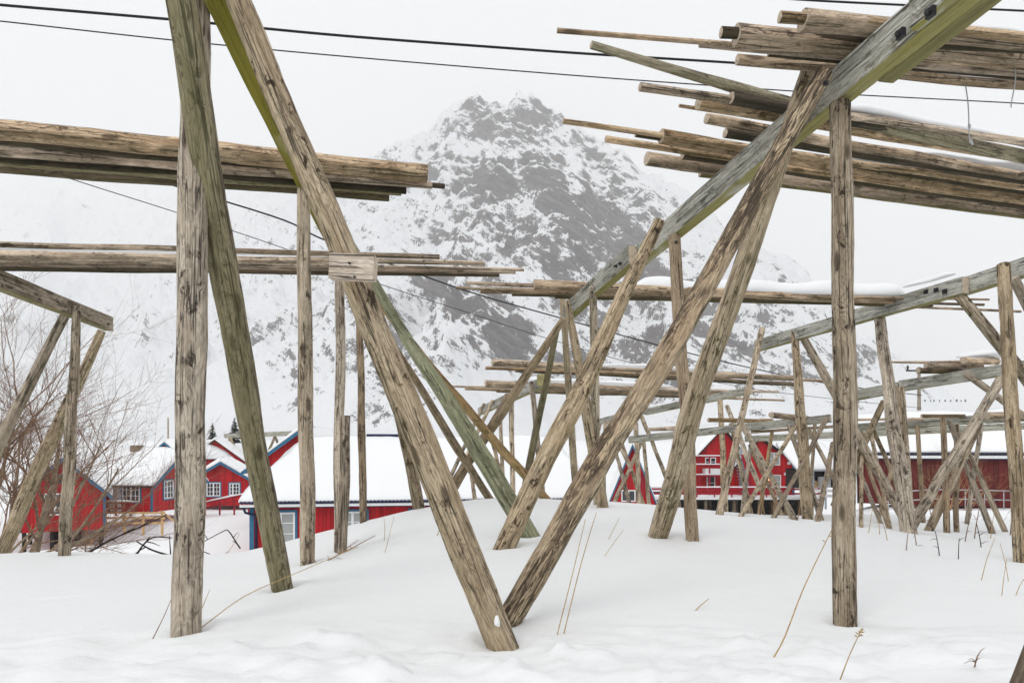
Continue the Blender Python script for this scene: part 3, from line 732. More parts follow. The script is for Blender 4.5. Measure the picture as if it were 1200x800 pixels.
# red hut on stilts at the left
L1 = house('boathouse','red hut on stilts behind the bare bushes with a white six pane window',74,622,36,math.radians(30),3.8,6,2.0,1.75,'y',snow_t=.4,barge=.2)
window(L1,'front',3.75,-.35,.85,1.0,1.15,2,3); window(L1,'front',3.75,-.1,2.5,.42,.5,1,1,'blue')
for x in (-1.7,-.5,.6,1.7):
    for y in (.2,3,5.6): MB().box(x-.09,x+.09,y-.09,y+.09,-2.0,-.003).build('stilt', M['dark'], L1)
MB().bar((.75,.2,-1.6),(1.6,.2,-.1),.14).build('brace', M['rod'] if False else M['twigl'], L1)
# second house with door
L2 = house('house','red house with a white door and a bench rail beside the pale timber fence',144,600,42,math.radians(-5),3.75,5.6,1.75,1.8,'x','red2',snow_t=.4)
window(L2,'front',3.75,.55,.65,1.15,1.1,4,3,casing='blue'); window(L2,'front',3.75,-.45,.05,.7,1.65,1,3,'white',name='door',pane='white')
window(L2,'right',3.75,1.7,.75,1.0,1.15,3,3,casing='blue')
MB().box(-1.1,-.5,2.3,2.9,3.0,4.15).build('chimney', M['brick'], L2)
b = MB()
for z in (.3,.62): b.box(-1.85,1.4,-1.25,-1.19,z,z+.09)
for x in (-1.8,-.7,.4,1.3): b.box(x-.05,x+.05,-1.24,-1.16,-.1,.62)
b.build('porch_rail', M['redtrim'], L2); snow_slab((-1.85,-1.3,.72),(1.4,-1.3,.72),(1.4,-1.05,.72),(-1.85,-1.05,.72),.16,L2,'rail_snow',res=.15)
# timber fence in front of it
fe = empty('timber_fence', P(150,616,38), 'pale new timber fence in front of the red house with the door','fence')
for i in range(5):
    x = -2.3+i*1.05; MB().box(x-.05,x+.05,-.05,.05,-.5,.78).build('post', M['fencew'], fe)
for z in (.12,.4,.68): MB().box(-2.5,2.1,-.10,-.06,z,z+.11).build('rail', M['fencew'], fe)
MB().bar((1.9,-.1,.85),(2.6,.3,.1),.1).build('rail', M['fencew'], fe)
# third house, gable to us
L3 = house('house','red house with two white windows and sky blue roof edges beyond the snow bank',259,592,54,math.radians(16),4.3,7,2.0,1.35,'y','red2',snow_t=.4)
window(L3,'front',4.3,-.55,.75,1.0,1.05,4,3,casing='blue'); window(L3,'front',4.3,1.0,.8,.75,.95,3,3,casing='blue'); window(L3,'right',4.3,.9,.9,.8,.9,2,2,casing='grey')
rl = empty('ramp_rail', P(240,596,47), 'snowy red ramp railing in front of the gable with two windows','railing')
for dz in (0,.32): MB().bar((-.6,0,-.05+dz),(3.1,0,.75+dz),.05,.11).build('rail', M['redtrim'], rl)
for x in (0,1,2,3): MB().box(x-.05,x+.05,.03,.1,-.6,.35+.2*x).build('post', M['redtrim'], rl)
snow_strip('snow_cap', [P(240,596,47)+Vector((-.6,0,.33)),P(240,596,47)+Vector((3.1,0,1.13))], .2,.1, rl, n=16)
L4 = house('house','plain bright red gable rising behind the house with two white windows',252,560,66,math.radians(14),5.2,7,1.6,2.0,'y','red2','redtrim',snow_t=.3,barge=0,corner=False)
window(L4,'front',5.2,-.2,.6,.9,1.0,2,2)
L5 = house('house','small gable with blue barge boards peeking out left of the tall round post',196,552,62,math.radians(-20),4.2,6,1.2,1.35,'y','red2',snow_t=.35)
L6 = house('house','tiny dark gable in the snow between the roofs behind the plain red gable',275,538,75,0,2.4,5,.4,1.0,'y','navy','navy',snow_t=.3,corner=False)
L7 = house('house','red gable with a long blue barge board rising behind the big snowy roof',354,570,37.5,math.radians(6),5.6,8,.95,2.1,'y','red2',snow_t=.3,barge=.2)
# the long house with the big snowy roof
BH = empty('house', P(500,646,28.14), 'long red house with a huge snowy roof behind the snow bank', 'house', None, math.radians(9.5))
W_, D_, h_, rs = 13.85, 9.0, 2.12, 2.45
MB().solid([(-W_/2,0,0),(-W_/2,D_,0),(-W_/2,D_,h_),(-W_/2,0,h_)],(W_,0,0)).build('wall', M['red'], BH)
e0 = Vector((-W_/2-.35,-.45,h_-.02)); e1 = Vector((W_/2+.35,-.45,h_-.02)); r0 = Vector((-W_/2+1.55,D_/2,h_+rs)); r1 = Vector((W_/2-.6,D_/2,h_+rs)); b0 = Vector((-W_/2-.35,D_+.45,h_-.02)); b1 = Vector((W_/2+.35,D_+.45,h_-.02))
up = Vector((0,0,.12))
m = MB(); v = [m.bm.verts.new(p) for p in (e0,e1,b1,b0,r0,r1)]
for q in ((0,1,5,4),(1,2,5),(2,3,4,5),(3,0,4),(3,2,1,0)): m.bm.faces.new([v[i] for i in q])
rf = m.build('roof', M['dark'], BH)
snow_slab(e0+up*.2,e1+up*.2,r1+up*.2,r0+up*.2,.33,rf,free=(1,0,0,0)); snow_slab(b1+up*.2,b0+up*.2,r0+up*.2,r1+up*.2,.33,rf,free=(1,0,0,0))
snow_slab(b0+up*.2,e0+up*.2,r0+up*.2,r0+up*.2,.33,rf,free=(1,0,0,0)); snow_slab(e1+up*.2,b1+up*.2,r1+up*.2,r1+up*.2,.33,rf,free=(1,0,0,0))
def corrugated(parent, x0, x1, y, z, amp=.022, pitch=.15, mat='navy'):
    bm = bmesh.new(); n = int((x1-x0)/pitch*6); prev = None
    for i in range(n+1):
        x = x0+(x1-x0)*i/n; zz = z+amp*math.sin(i/6*2*math.pi)
        q = [bm.verts.new((x,y,zz)),bm.verts.new((x,y,zz+.035)),bm.verts.new((x,y+.4,zz+.16)),bm.verts.new((x,y+.4,zz+.12))]
        if prev:
            for k in range(4): bm.faces.new((prev[k],q[k],q[(k+1)%4],prev[(k+1)%4]))
        prev = q
    bmesh.ops.recalc_face_normals(bm, faces=bm.faces)
    me = bpy.data.meshes.new('corrugated_edge'); bm.to_mesh(me); bm.free(); return link('corrugated_edge', me, M[mat], parent)
corrugated(BH,-W_/2-.3,W_/2+.3,-.56,h_-.03)
MB().box(-W_/2-.3,W_/2+.3,-.5,-.455,h_-.17,h_-.06).build('fascia', M['white'], BH)
MB().box(-W_/2-.3,W_/2+.3,-.47,-.02,h_-.21,h_-.173).build('soffit', M['navy'], BH)
MB().box(-W_/2-.03,-W_/2+.14,-.03,.1,0,h_-.25).build('corner_board', M['blue'], BH)
for u,cw in ((-5.77,1.1),(-2.98,1.1),(-.12,1.1),(2.7,1.1),(5.5,1.1)): window(BH,'front',W_,u,.42,cw,1.28,2,3,'white','blue','curtain')
MB().box(-2.62,-.72,4.38,4.62,h_+rs+.05,h_+rs+.38).build('ridge_cap', M['navy'], BH)
MB().tube([(-W_/2-.15,-.5,h_-.2),(-W_/2-.1,-.42,h_-.38),(-W_/2+.2,-.09,h_-.5),(-W_/2+.24,-.09,h_-.8),(-W_/2+.24,-.09,0)],[.05]*5,8).build('downspout', M['navy'], BH)
MB().box(-W_/2-.3,-3.9,-.75,-.02,-.35,.05).build('plinth_ledge', M['redtrim'], BH); snow_slab((-W_/2-.3,-.8,.053),(-3.9,-.8,.053),(-3.9,-.05,.053),(-W_/2-.3,-.05,.053),.16,BH,'ledge_snow',res=.15)
# steep gabled cabin
AF = house('cabin','red cabin with a steep pointed gable edged in light blue behind the distant rack',741,592,44,math.radians(-6),2.9,5,.25,3.6,'y','red2',snow_t=.22,over=.3,corner=False,barge=.2)
window(AF,'front',2.9,-.25,.25,.9,.75,2,1); MB().box(.25,.75,-.03,-.003,.1,2.0).build('door', M['redtrim'], AF)
# pier and red two-storey house on it
PD = empty('pier', P(874,583,54), 'wooden pier deck with red railings on dark pilings below the red two storey house','pier')
MB().box(-9.6,5.8,-.2,9,-.22,0).build('deck', M['dark'], PD); snow_slab((-9.6,-.15,.003),(5.8,-.15,.003),(5.8,3.5,.003),(-9.6,3.5,.003),.1,PD,'deck_snow',res=.5)
for i in range(15):
    x = -9.4+i*1.05+R.uniform(-.1,.1)
    for y in (0,2.5): MB().box(x-.11,x+.11,y-.05,y+.17,-2.6,-.225).build('piling', M['rodd'], PD)
MB().box(-9.4,5.6,3,3.1,-2.6,-.225).build('back_boarding', M['black'], PD)
for z in (.28,.62): MB().box(-9.6,5.8,-.32,-.26,z,z+.13).build('rail', M['redtrim'], PD)
MB().box(-9.6,5.8,-.36,-.22,.78,.83).build('hand_rail', M['redtrim'], PD); snow_slab((-9.6,-.39,.833),(5.8,-.39,.833),(5.8,-.19,.833),(-9.6,-.19,.833),.1,PD,'rail_snow',res=.3)
MB().box(-9.6,5.8,-.34,-.22,-.12,.06).build('edge_board', M['white'], PD)
for i in range(12): MB().box(-9.4+i*1.37-.05,-9.4+i*1.37+.05,-.25,-.205,0,.78).build('rail_post', M['redtrim'], PD)
RH = empty('house', P(874,583,56), 'red two storey house with balconies and an outside stair standing on the pier','house')
k = 56/800
def gx(p): return (p-874)*k
def gz(q): return (583-q)*k
def wing(x0,x1,ze,xp,zp,y0,D,peak=True):
    MB().solid([(gx(x0),y0,0),(gx(x1),y0,0),(gx(x1),y0,gz(ze)),(gx(xp),y0,gz(zp)),(gx(x0),y0,gz(ze))],(0,D,0)).build('wall', M['red2'], RH)
    for xe in (x0,x1):
        s = -1 if xe == x0 else 1; sl = (gz(zp)-gz(ze))/abs(gx(xp)-gx(xe)); e = Vector((gx(xe)+s*.45,y0-.4,gz(ze)-sl*.45)); r = Vector((gx(xp),y0-.4,gz(zp))); dv = Vector((0,D+.8,0)); u3 = Vector((0,0,.02)); u4 = Vector((0,0,.16))
        rf = MB().solid([e+u3,r+u3,r+u4,e+u4],dv).build('roof', M['black'], RH); u5 = Vector((0,0,.165))
        if s > 0: snow_slab(e+u5,e+u5+dv,r+u5+dv,r+u5,.38,rf,free=(1,1,0,1),res=.4)
        else: snow_slab(e+u5+dv,e+u5,r+u5,r+u5+dv,.38,rf,free=(1,1,0,1),res=.4)
wing(819,880,537,852,502,1.2,7.5); wing(866,930,541,889,514,0,8)
def rwin(x0,x1,y0,y1,y,cols=2,rows=2,trim='white',pane='glass',name='window',casing=None):
    o = window(RH,'front',1,gx((x0+x1)/2),gz(y1),abs(gx(x1)-gx(x0)),gz(y0)-gz(y1),cols,rows,trim,casing,pane,name); o.location.y = y; 
    return o
rwin(831,844,536,546,1.2,2,2); rwin(833,843,558,575,1.2,1,2,name='door'); rwin(900,914,530,545,0,2,2,pane='curtain'); rwin(905,915,556,572,0,1,2,pane='curtain'); rwin(867,876,530,541,-.001,2,1,'grey','curtain')
MB().box(gx(866.2),gx(877),-.03,-.004,gz(572),gz(525)).build('grey_panel', M['grey'], RH)
MB().box(gx(828),gx(847),.2,1.19,gz(555),gz(549)).build('balcony_panel', M['white'], RH)
b = MB()
for q in (535,545,557): b.box(gx(814),gx(848),.08,.14,gz(q)-.05,gz(q)+.06); MB().box(gx(814),gx(848),.05,.17,gz(q)+.063,gz(q)+.15).build('rail_snow', M['white'], RH)
for q in (515,820,846):
    b.box(gx(q if q > 600 else 832)-.05,gx(q if q > 600 else 832)+.05,.08,.14,0,gz(532))
b.build('balcony_rail', M['redtrim'], RH); MB().box(gx(814),gx(848),.15,1.19,gz(558.5),gz(557)).build('balcony_floor', M['redtrim'], RH)
st = MB()
for i in range(13):
    t = i/12; st.box(gx(858+10*(1-t)),gx(866+7*(1-t)),-.75,-.05,gz(575-42*t)-.05,gz(575-42*t))
st.build('stair', M['grey'], RH); MB().bar((gx(879),-.8,gz(578)),(gx(866),-.8,gz(532)),.06,.25).build('stair_string', M['redtrim'], RH)
MB().box(gx(928.5),gx(931),-.05,-.003,0,gz(543)).build('corner_board', M['blue'], RH)
MB().tube([(gx(899),-.25,gz(563)),(gx(899),-.2,gz(562)),(gx(899),-.18,gz(561))],[.07,.1,.05],8).build('lamp_globe', M['lamp'], RH); MB().bar((gx(899),-.2,gz(560.6)),(gx(899),0,gz(559)),.04).build('lamp_bracket', M['black'], RH)
for q in ((924,542.5),(920,555)): MB().box(gx(q[0])-.1,gx(q[0])+.1,-.12,-.003,gz(q[1])-.1,gz(q[1])+.1).build('meter_box', M['white'], RH)
# open shed beside it
SH = empty('shed', P(962,572,50), 'small open shed under a deep white roof between the red house and the barn','shed')
for x in (-1.4,-.55,.4,1.3): MB().box(x-.07,x+.07,0,.14,0,1.25).build('post', M['grey'], SH)
MB().box(-1.5,1.4,2.6,2.7,0,1.4).build('back_wall', M['dark'], SH); MB().box(-1.5,-1.4,.2,2.6,0,1.3).build('side_wall', M['dark'], SH); MB().box(1.35,1.45,.2,2.6,0,1.3).build('side_wall', M['dark'], SH)
MB().box(-.3,.2,1,1.5,0,.5).build('crate', M['fencew'], SH); MB().box(.5,1.2,1,1.6,0,.8).build('chest', M['white'], SH)
rf = MB().solid([(-1.9,-.4,1.27),(-1.9,3.6,3.2),(-1.9,3.6,3.3),(-1.9,-.4,1.37)],(3.6,0,0)).build('roof', M['grey'], SH); snow_slab((-1.9,-.4,1.375),(1.7,-.4,1.375),(1.7,3.6,3.305),(-1.9,3.6,3.305),.4,rf,res=.3)
wf = empty('plank_fence', P(968,586,46), 'low pale plank fence below the open shed','fence')
for z in (.2,.55): MB().box(-1.3,1.6,-.05,0,z,z+.2).build('rail', M['white'], wf)
for x in (-1.2,0,1.4): MB().box(x-.05,x+.05,.004,.1,-.6,.8).build('post', M['grey'], wf)
# dark red barn
BW = 7.8
BA = house('barn','long dark red barn with a white corner board and deep snow on its low roof',1097,592,38,math.radians(-28),BW,8,2.95,2.0,'x','barn','white',snow_t=.45,over=.3,corner=False,barge=0)
MB().box(BW/2-.5,BW/2-.1,-.035,-.003,-.3,2.8).build('corner_board', M['white'], BA)
corrugated(BA,-BW/2-.5,BW/2+.25,-.42,2.84,.03,.2,'navy'); MB().box(-BW/2-.4,BW/2+.2,-.36,-.31,2.62,2.78).build('fascia', M['white'], BA); MB().box(-BW/2-.35,BW/2+.2,-.3,-.003,2.55,2.6).build('soffit', M['navy'], BA)
MB().tube([(-BW/2-.3,-.35,2.6),(-BW/2-.25,-.3,2.4),(-BW/2-.03,-.06,2.25),(-BW/2+.03,-.06,0)],[.05]*4,8).build('downspout', M['black'], BA)
BB = house('barn','dark red side wall of a building at the right edge behind the white corner board',1238,592,39,math.radians(-24),3.9,6,3.1,1.6,'x','barn','white',snow_t=.4,barge=0,corner=False)
rl = empty('pipe_railing', P(1118,588,35.5), 'curved galvanised pipe railing in front of the dark red barn','railing')
for z in (.12,.6): MB().tube([(-3.6,0,z-.1),(-1,0,z+.05),(1.5,0,z+.02),(3.1,0,z-.03)],[.035]*4,6).build('rail', M['metal'], rl)
MB().tube([(3.1,0,.57),(3.35,0,.52),(3.45,0,.35),(3.35,0,.17),(3.1,0,.09)],[.035]*5,6).build('end_loop', M['metal'], rl)
for x in (-3.4,-2.4,-1.4,-.4,.6,1.6,2.6): MB().tube([(x,.02,-.6),(x,.02,.62)],[.028]*2,6).build('post', M['metal'], rl)
# utility poles
for px,pb,pt,Y,lab in ((1077,478,430,48,'short utility pole with a dark insulator beyond the small pile of poles'),(197,516,489,80,'faint utility pole far off left of the tall round post')):
    u = empty('utility_pole', P(px,pb+25,Y), lab, 'utility pole'); hh = (pb+25-pt)/800*Y
    MB().tube([(0,0,-1),(0,0,hh*.5),(0,0,hh)],([.13,.115,.1] if px > 500 else [.10,.09,.08]),10).build('mast', M['leg'], u)
    if px < 500: continue
    MB().bar((-.9,0,hh-.25),(.9,0,hh-.25),.1).build('cross_arm', M['dark'], u)
    for x in (-.8,.8): MB().tube([(x,0,hh-.2),(x,0,hh-.02),(x,0,hh+.12)],[.05,.09,.04],8).build('insulator', M['insul'], u)

# ------------------------------------------------------------------ plants
def grow(mb_thick, mb_thin, p, d, L, r, lvl, rnd, spread=.55, up=.12, kids=(4,7)):
    n = 5; pts = [p]; q = Vector(p); dd = d.normalized()
    for i in range(n):
        dd = (dd+Vector((rnd.gauss(0,.13),rnd.gauss(0,.13),rnd.gauss(0,.10)+up*.35))).normalized(); q = q+dd*(L/n); pts.append(q.copy())
    rad = [r*(1-.62*i/n) for i in range(n+1)]
    (mb_thick if lvl >= 3 else mb_thin).tube(pts, rad, 8 if lvl >= 3 else (5 if lvl == 2 else 3))
    if lvl <= 0: return
    for k in range(rnd.randint(*kids)):
        f = rnd.uniform(.22,1.0); i = min(n-1,int(f*n)); t = f*n-i; b = pts[i].lerp(pts[i+1], t)
        ax = (pts[i+1]-pts[i]).normalized(); s = Vector((rnd.gauss(0,1),rnd.gauss(0,1),rnd.gauss(0,.7))); s = (s-ax*s.dot(ax)).normalized()
        nd = (ax*rnd.uniform(.55,1.1)+s*spread*rnd.uniform(.7,1.5)+Vector((0,0,up))).normalized()
        grow(mb_thick, mb_thin, b, nd, L*rnd.uniform(.42,.72), max(.0022, rad[i]*rnd.uniform(.42,.62)), lvl-1, rnd, spread, up, kids)
def shrub(px, py, Y, stems, label, seed, thick='bushbark', thin='twig', name='bare_shrub', group=None, lvl=3, **kw):
    rnd = random.Random(seed); base = P(px,py,Y); s = empty(name, base, label, 'shrub', group)
    a = MB(); b = MB()
    for (dx,dy,dz,L,r) in stems:
        grow(a,b,Vector((rnd.uniform(-.15,.15),rnd.uniform(-.15,.15),-.3)),Vector((dx,dy,dz)),L,r,lvl,rnd,**kw)
    if len(a.bm.verts): a.build('stems', M[thick], s)
    b.build('branches', M[thin], s)
    return s
GS = 'bare shrubs under the left rack'
shrub(-12,655,12,[(.35,.1,1,2.6,.034),(.6,0,1,2.3,.03),(.1,0,1,2.6,.03),(.9,0,.8,2.0,.026),(1.1,.1,.7,2.2,.026),(.45,.2,1,2.5,.03)],'bare shrub behind the others reaching up to the dark sloping beam',71,group=GS,kids=(5,7))
shrub(22,655,10.2,[(.5,.1,1,2.6,.05),(.8,.15,.8,1.9,.035),(.15,.3,1,2.1,.03)],'bare shrub with a thick curved stem rising right beside the lone rack post',5,group=GS,kids=(5,7))
shrub(-45,655,9.6,[(.15,.1,1,2.7,.04),(.5,.2,.9,2.4,.035),(.35,.0,1,2.4,.03)],'bare shrub crowding the left edge of the picture below the dark beam',9,group=GS,kids=(5,7))
shrub(62,648,11.5,[(.7,.1,.9,2.1,.034),(.4,0,1,2.3,.034),(1.1,.2,.6,1.9,.026)],'bare shrub spreading its twigs to the right over the red hut',21,group=GS,kids=(4,5))
shrub(20,652,9.5,[(1,.1,.35,.9,.012),(.6,.2,.4,.8,.012),(-.5,0,.4,.8,.012),(.9,-.1,.2,1.0,.012),(.3,.1,.8,.8,.01),(-.9,.1,.3,.9,.01)],'low tangle of pale twigs at the foot of the left rack',33,thin='twigl',thick='twigl',group=GS,lvl=2,kids=(2,4))
shrub(1112,598,34,[(.5,-.1,.8,2.2,.03),(-.6,-.1,.8,2.2,.03),(0,-.2,1,2.4,.03),(1,-.1,.5,2.2,.03),(-1.1,-.1,.5,2.3,.03),(.25,-.1,1,2.2,.03)],'pale bare shrub spreading against the dark red barn',41,thin='twigl',thick='twigl',lvl=3,spread=.6,kids=(4,6))
shrub(1150,612,14,[(.9,0,.35,.8,.01),(-.5,0,.7,.6,.008),(1.2,0,.6,.7,.008)],'thin brush at the foot of the rack before the barn',47,thin='twig',thick='twig',lvl=2,kids=(2,4))
shrub(915,606,13,[(.1,0,1,.55,.008),(-.25,0,1,.6,.008),(.3,0,1,.6,.008),(-.5,0,1,.5,.007),(.5,0,1,.45,.007)],'tuft of orange dry stems below the pier of the red house',51,thin='twigl',thick='twigl',lvl=1,spread=.3,kids=(2,3))
def fir(px, py, Y, hpx, label, seed, group='dark firs behind the houses'):
    rnd = random.Random(seed); b = P(px,py,Y); H = hpx/F*Y; t = empty('fir_tree', b, label, 'tree', group)
    MB().tube([(0,0,-.5),(0,0,H*.5),(0,0,H*.97)],[H*.03,H*.02,H*.004],7).build('trunk', M['dark'], t)
    bm = bmesh.new()
    for i in range(260):
        f = rnd.random()**.8; z = H*(.06+.94*f); L = H*(.34 if H > 2 else .6)*(1-f)**.8*rnd.uniform(.55,1.1)+H*.02; a = rnd.uniform(0,6.283); c,s = math.cos(a),math.sin(a)
        w = L*.28; dz = -L*rnd.uniform(.15,.5)
        p0 = Vector((0,0,z)); p1 = Vector((c*L*.6-s*w,s*L*.6+c*w,z+dz*.5)); p2 = Vector((c*L,s*L,z+dz)); p3 = Vector((c*L*.6+s*w,s*L*.6-c*w,z+dz*.6))
        bm.faces.new([bm.verts.new(p) for p in (p0,p1,p2,p3)])
    me = bpy.data.meshes.new('crown'); bm.to_mesh(me); bm.free(); link('crown', me, M['needle'], t)
fir(249,523,88,28,'broad dark fir standing behind the plain red gable',1); fir(275,522,92,34,'slender dark fir right of the broad one behind the red gables',2)
for i in range(9): fir(1083+i*6.2+R.uniform(-1.5,1.5),470,190,R.uniform(1.8,3),'tiny dark fir in the row on the snow beyond the barn roof',10+i,'row of tiny firs on the far snow')
def stalk(pts, w, label, mat='straw', Y=None, head=0, group='dry stems sticking out of the snow', name='grass_stalk', cat='grass stalk', twigs=0):
    """pts: photo points, base last."""
    Y = Y or hit(*pts[-1]) or 9; dY = R.uniform(-.12,.12)
    q = [P(a,b,Y+dY*(len(pts)-1-i)) for i,(a,b) in enumerate(pts)]; q.append(q[-1]+(q[-1]-q[-2]).normalized()*.12)
    r = [w/2*Y/F*(.45+.55*i/(len(q)-1)) for i in range(len(q))]
    # subdivide smoothly
    qq = []; rr = []
    for i in range(len(q)-1):
        for f in (0,.33,.66): 
            a = q[max(i-1,0)]; b = q[i]; c = q[i+1]; d = q[min(i+2,len(q)-1)]
            qq.append(.5*((2*b)+(c-a)*f+(2*a-5*b+4*c-d)*f*f+(3*b-a-3*c+d)*f**3)); rr.append(r[i]*(1-f)+r[i+1]*f)
    qq.append(q[-1]); rr.append(r[-1]); m = MB(); m.tube(qq, rr, 6)
    rnd = random.Random(int(pts[0][0]*7+pts[0][1]))
    for k in range(head):
        p = q[0].lerp(q[1], k/head*.3); d = Vector((rnd.gauss(0,.6),rnd.gauss(0,.5),rnd.uniform(.2,1))).normalized()*.02; m.tube([p,p+d*.5,p+d],[.001,.0035,.0008],5)
    for k in range(twigs):
        p = qq[rnd.randint(1,len(qq)-3)]; d = Vector((rnd.gauss(0,1),rnd.gauss(0,.4),rnd.gauss(.3,.6))).normalized()*w*Y/F*rnd.uniform(3,8); m.tube([p,p+d*.5+Vector((0,0,.01)),p+d],[w/2*Y/F*.55,w/2*Y/F*.4,w/2*Y/F*.2],5)
    return tag(m.build(name, M[mat], loc=q[-1]), label, cat, group)
stalk([(699,600),(681,660),(661,741)],1.6,'longer of the two leaning straws right of the meeting slanting poles')
stalk([(686,608),(672,668),(653,743)],1.5,'shorter of the two leaning straws right of the meeting slanting poles')
stalk([(974,622),(942,688),(920,745),(905,773)],2.2,'long straw leaning toward the lone round post','straw',head=3)
stalk([(1009,739),(996,766),(983,800)],1.8,'straw with a seed head in front of the lone round post',head=9)
stalk([(831,701),(822,708),(813,717)],1.6,'short broken straw lying on the open snow in the middle')
stalk([(1146,767),(1144,772),(1142,782)],2.2,'tiny dark sprig in the snow near the lower right corner','twig',twigs=4)
stalk([(200,703),(192,722),(179,748)],1.6,'dark straw leaning on the left side of the tall round post','twig')
stalk([(246,690),(241,702),(235,716)],1.2,'faint straw on the right side of the tall round post')
stalk([(420,640),(345,672),(285,699),(236,735)],1.4,'long arched straw bending from the tall round post toward the bundle legs','straw')
stalk([(440,627),(412,642),(380,658)],1.8,'dark twig lying on the snow beside the two thin left posts','twig',twigs=3)
stalk([(420,632),(398,648),(386,656)],1.4,'second dark twig lying crossed under the first beside the two thin left posts','twig',twigs=2)
stalk([(450,606),(451,622),(450,634)],.9,'hair thin upright straw on the snow slope right of the two thin left posts'); stalk([(462,604),(456,628),(451,648)],.9,'hair thin leaning straw on the snow slope right of the two thin left posts')
stalk([(520,606),(516,618),(512,628)],1.2,'short straw just right of the thick slanting pole','straw')
stalk([(731,620),(720,635),(708,652)],.9,'faint straw on the mound crest left of the leg pair'); stalk([(726,606),(720,618),(713,632)],.9,'fainter upper straw on the mound crest left of the leg pair')
for i,(x,y,h,ln,mt) in enumerate([(1031,627,22,-2,'straw'),(1040,634,24,-6,'straw'),(1062,646,22,2,'twig'),(1074,640,20,-3,'twig'),(1101,652,30,-5,'twigd'),(1123,656,26,1,'twigd'),(1131,634,34,8,'twig'),(1142,630,36,6,'twig'),(1150,642,30,-6,'twigd'),(1161,630,34,5,'straw'),(1184,626,30,3,'twig'),(1150,680,50,16,'straw'),(1174,698,44,6,'straw'),(1182,682,46,-10,'straw'),(1190,698,26,14,'straw'),(1093,612,34,-10,'twig'),(1080,610,30,8,'twig'),(1133,612,30,14,'twig'),(1018,625,30,5,'straw'),(990,618,34,10,'straw'),(925,606,30,-8,'twigl'),(908,604,32,4,'twigl'),(896,603,26,-5,'twigl'),(935,607,24,6,'twigl')]):
    stalk([(x+ln,y-h),(x+ln*.4,y-h*.5),(x,y)],1.5 if mt != 'straw' else 1.1,
        ('thin pale straw among the dry stems before the right racks' if mt == 'straw' else 'dark dry stem among the stalks before the barn side rack' if mt.startswith('twig') and mt != 'twigl' else 'orange dry stem in the tuft under the pier of the red house'),mt,
        Y=None if y > 620 else (hit(x,y) or 11),twigs=2 if mt in('twig','twigd') else 0,group={'straw':'thin straws before the right racks','twig':'dark stems before the barn side rack','twigd':'dark stems before the barn side rack','twigl':'orange stems under the pier'}[mt])
for pts,w,lab in [([(195,603),(165,617),(130,632),(106,646)],3,'long black branch lying slanted on the snow bank left of the tall round post'),
    ([(201,630),(180,629),(168,638),(160,650)],3,'bent black branch at the crest left of the tall round post'),([(160,634),(178,644),(200,651)],3.2,'stubby black branch with knots left of the tall round post'),
    ([(236,636),(262,622),(268,622),(276,634)],2,'bent dark branch on the snow bank right of the tall round post'),([(236,645),(254,652)],2,'short dark twig on the snow bank right of the tall round post'),
    ([(281,625),(272,640),(264,652)],.9,'thin straw on the snow bank in front of the long red house')]:
    Y = 10.5; stalk(pts,w,lab,'twigd' if w > 1 else 'straw',Y=9.6,twigs=3 if w > 1 else 0,group='branches on the snow bank at left',name='fallen_branch' if w > 1 else 'grass_stalk',cat='branch' if w > 1 else 'grass stalk')

# ------------------------------------------------------------------ ground and mountain
def grid_obj(name, X, Y, Z, mat, smooth=True, attr=None):
    nr, nc = X.shape; v = np.stack([X,Y,Z],-1).reshape(-1,3)
    i = np.arange(nr*nc).reshape(nr,nc); f = np.stack([i[:-1,:-1],i[:-1,1:],i[1:,1:],i[1:,:-1]],-1).reshape(-1,4)
    me = bpy.data.meshes.new(name); me.vertices.add(len(v)); me.vertices.foreach_set('co', v.ravel())
    me.loops.add(f.size); me.loops.foreach_set('vertex_index', f.ravel().astype(np.int32))
    me.polygons.add(len(f)); me.polygons.foreach_set('loop_start', np.arange(0,f.size,4,dtype=np.int32)); me.update(calc_edges=True)
    me.polygons.foreach_set('use_smooth', np.ones(len(f),bool))
    if attr is not None:
        for k, a in attr.items():
            at = me.attributes.new(k,'FLOAT','POINT'); at.data.foreach_set('value', a.ravel().astype(np.float32))
    me.update(); return link(name, me, mat)
yv = np.unique(np.r_[np.linspace(-15,1.5,24), np.arange(1.5,6,.035), np.arange(6,13,.09), np.arange(13,40,.4), np.linspace(40,200,66)])
s = np.linspace(0,1,150); xp = 6*s+170*s**5; xv = np.r_[-xp[:0:-1], xp]
GX, GY = np.meshgrid(xv, yv); GZ = terrain(GX, GY)
nearw = sstep(8,3,GY)*sstep(7,4,np.abs(GX))
tr = sstep(4.3,3.6,GY+.25*fbm(GX*1.1,GY*1.1,2,s=3))             # trodden strip along the bottom of the picture
lump = fbm(GX*3.1,GY*4.2,5,.55,s=7); rid = fbm(GX*2.4+4,GY*3.3,4,.5,s=13,ridged=True)
GZ = GZ+nearw*(.010*fbm(GX*2.2,GY*2.6,4,s=1))+tr*(.055*lump+.05*np.maximum(rid-.1,0))*sstep(0,2.2,GY)
crumb = np.maximum(fbm(GX*9,GY*11,3,.6,s=91)-.12,0)
GZ = GZ+tr*.055*crumb+nearw*(1-tr)*.004*fbm(GX*1.3+GY*2.5,GY*7,3,s=93)
GZ = GZ+.05*fbm(GX*.45,GY*.45,3,s=5)*sstep(4,9,GY)*sstep(14,11,GY)*.6
GZ = GZ+.35*fbm(GX*.16,GY*.16,4,s=22)*sstep(16,28,GY)
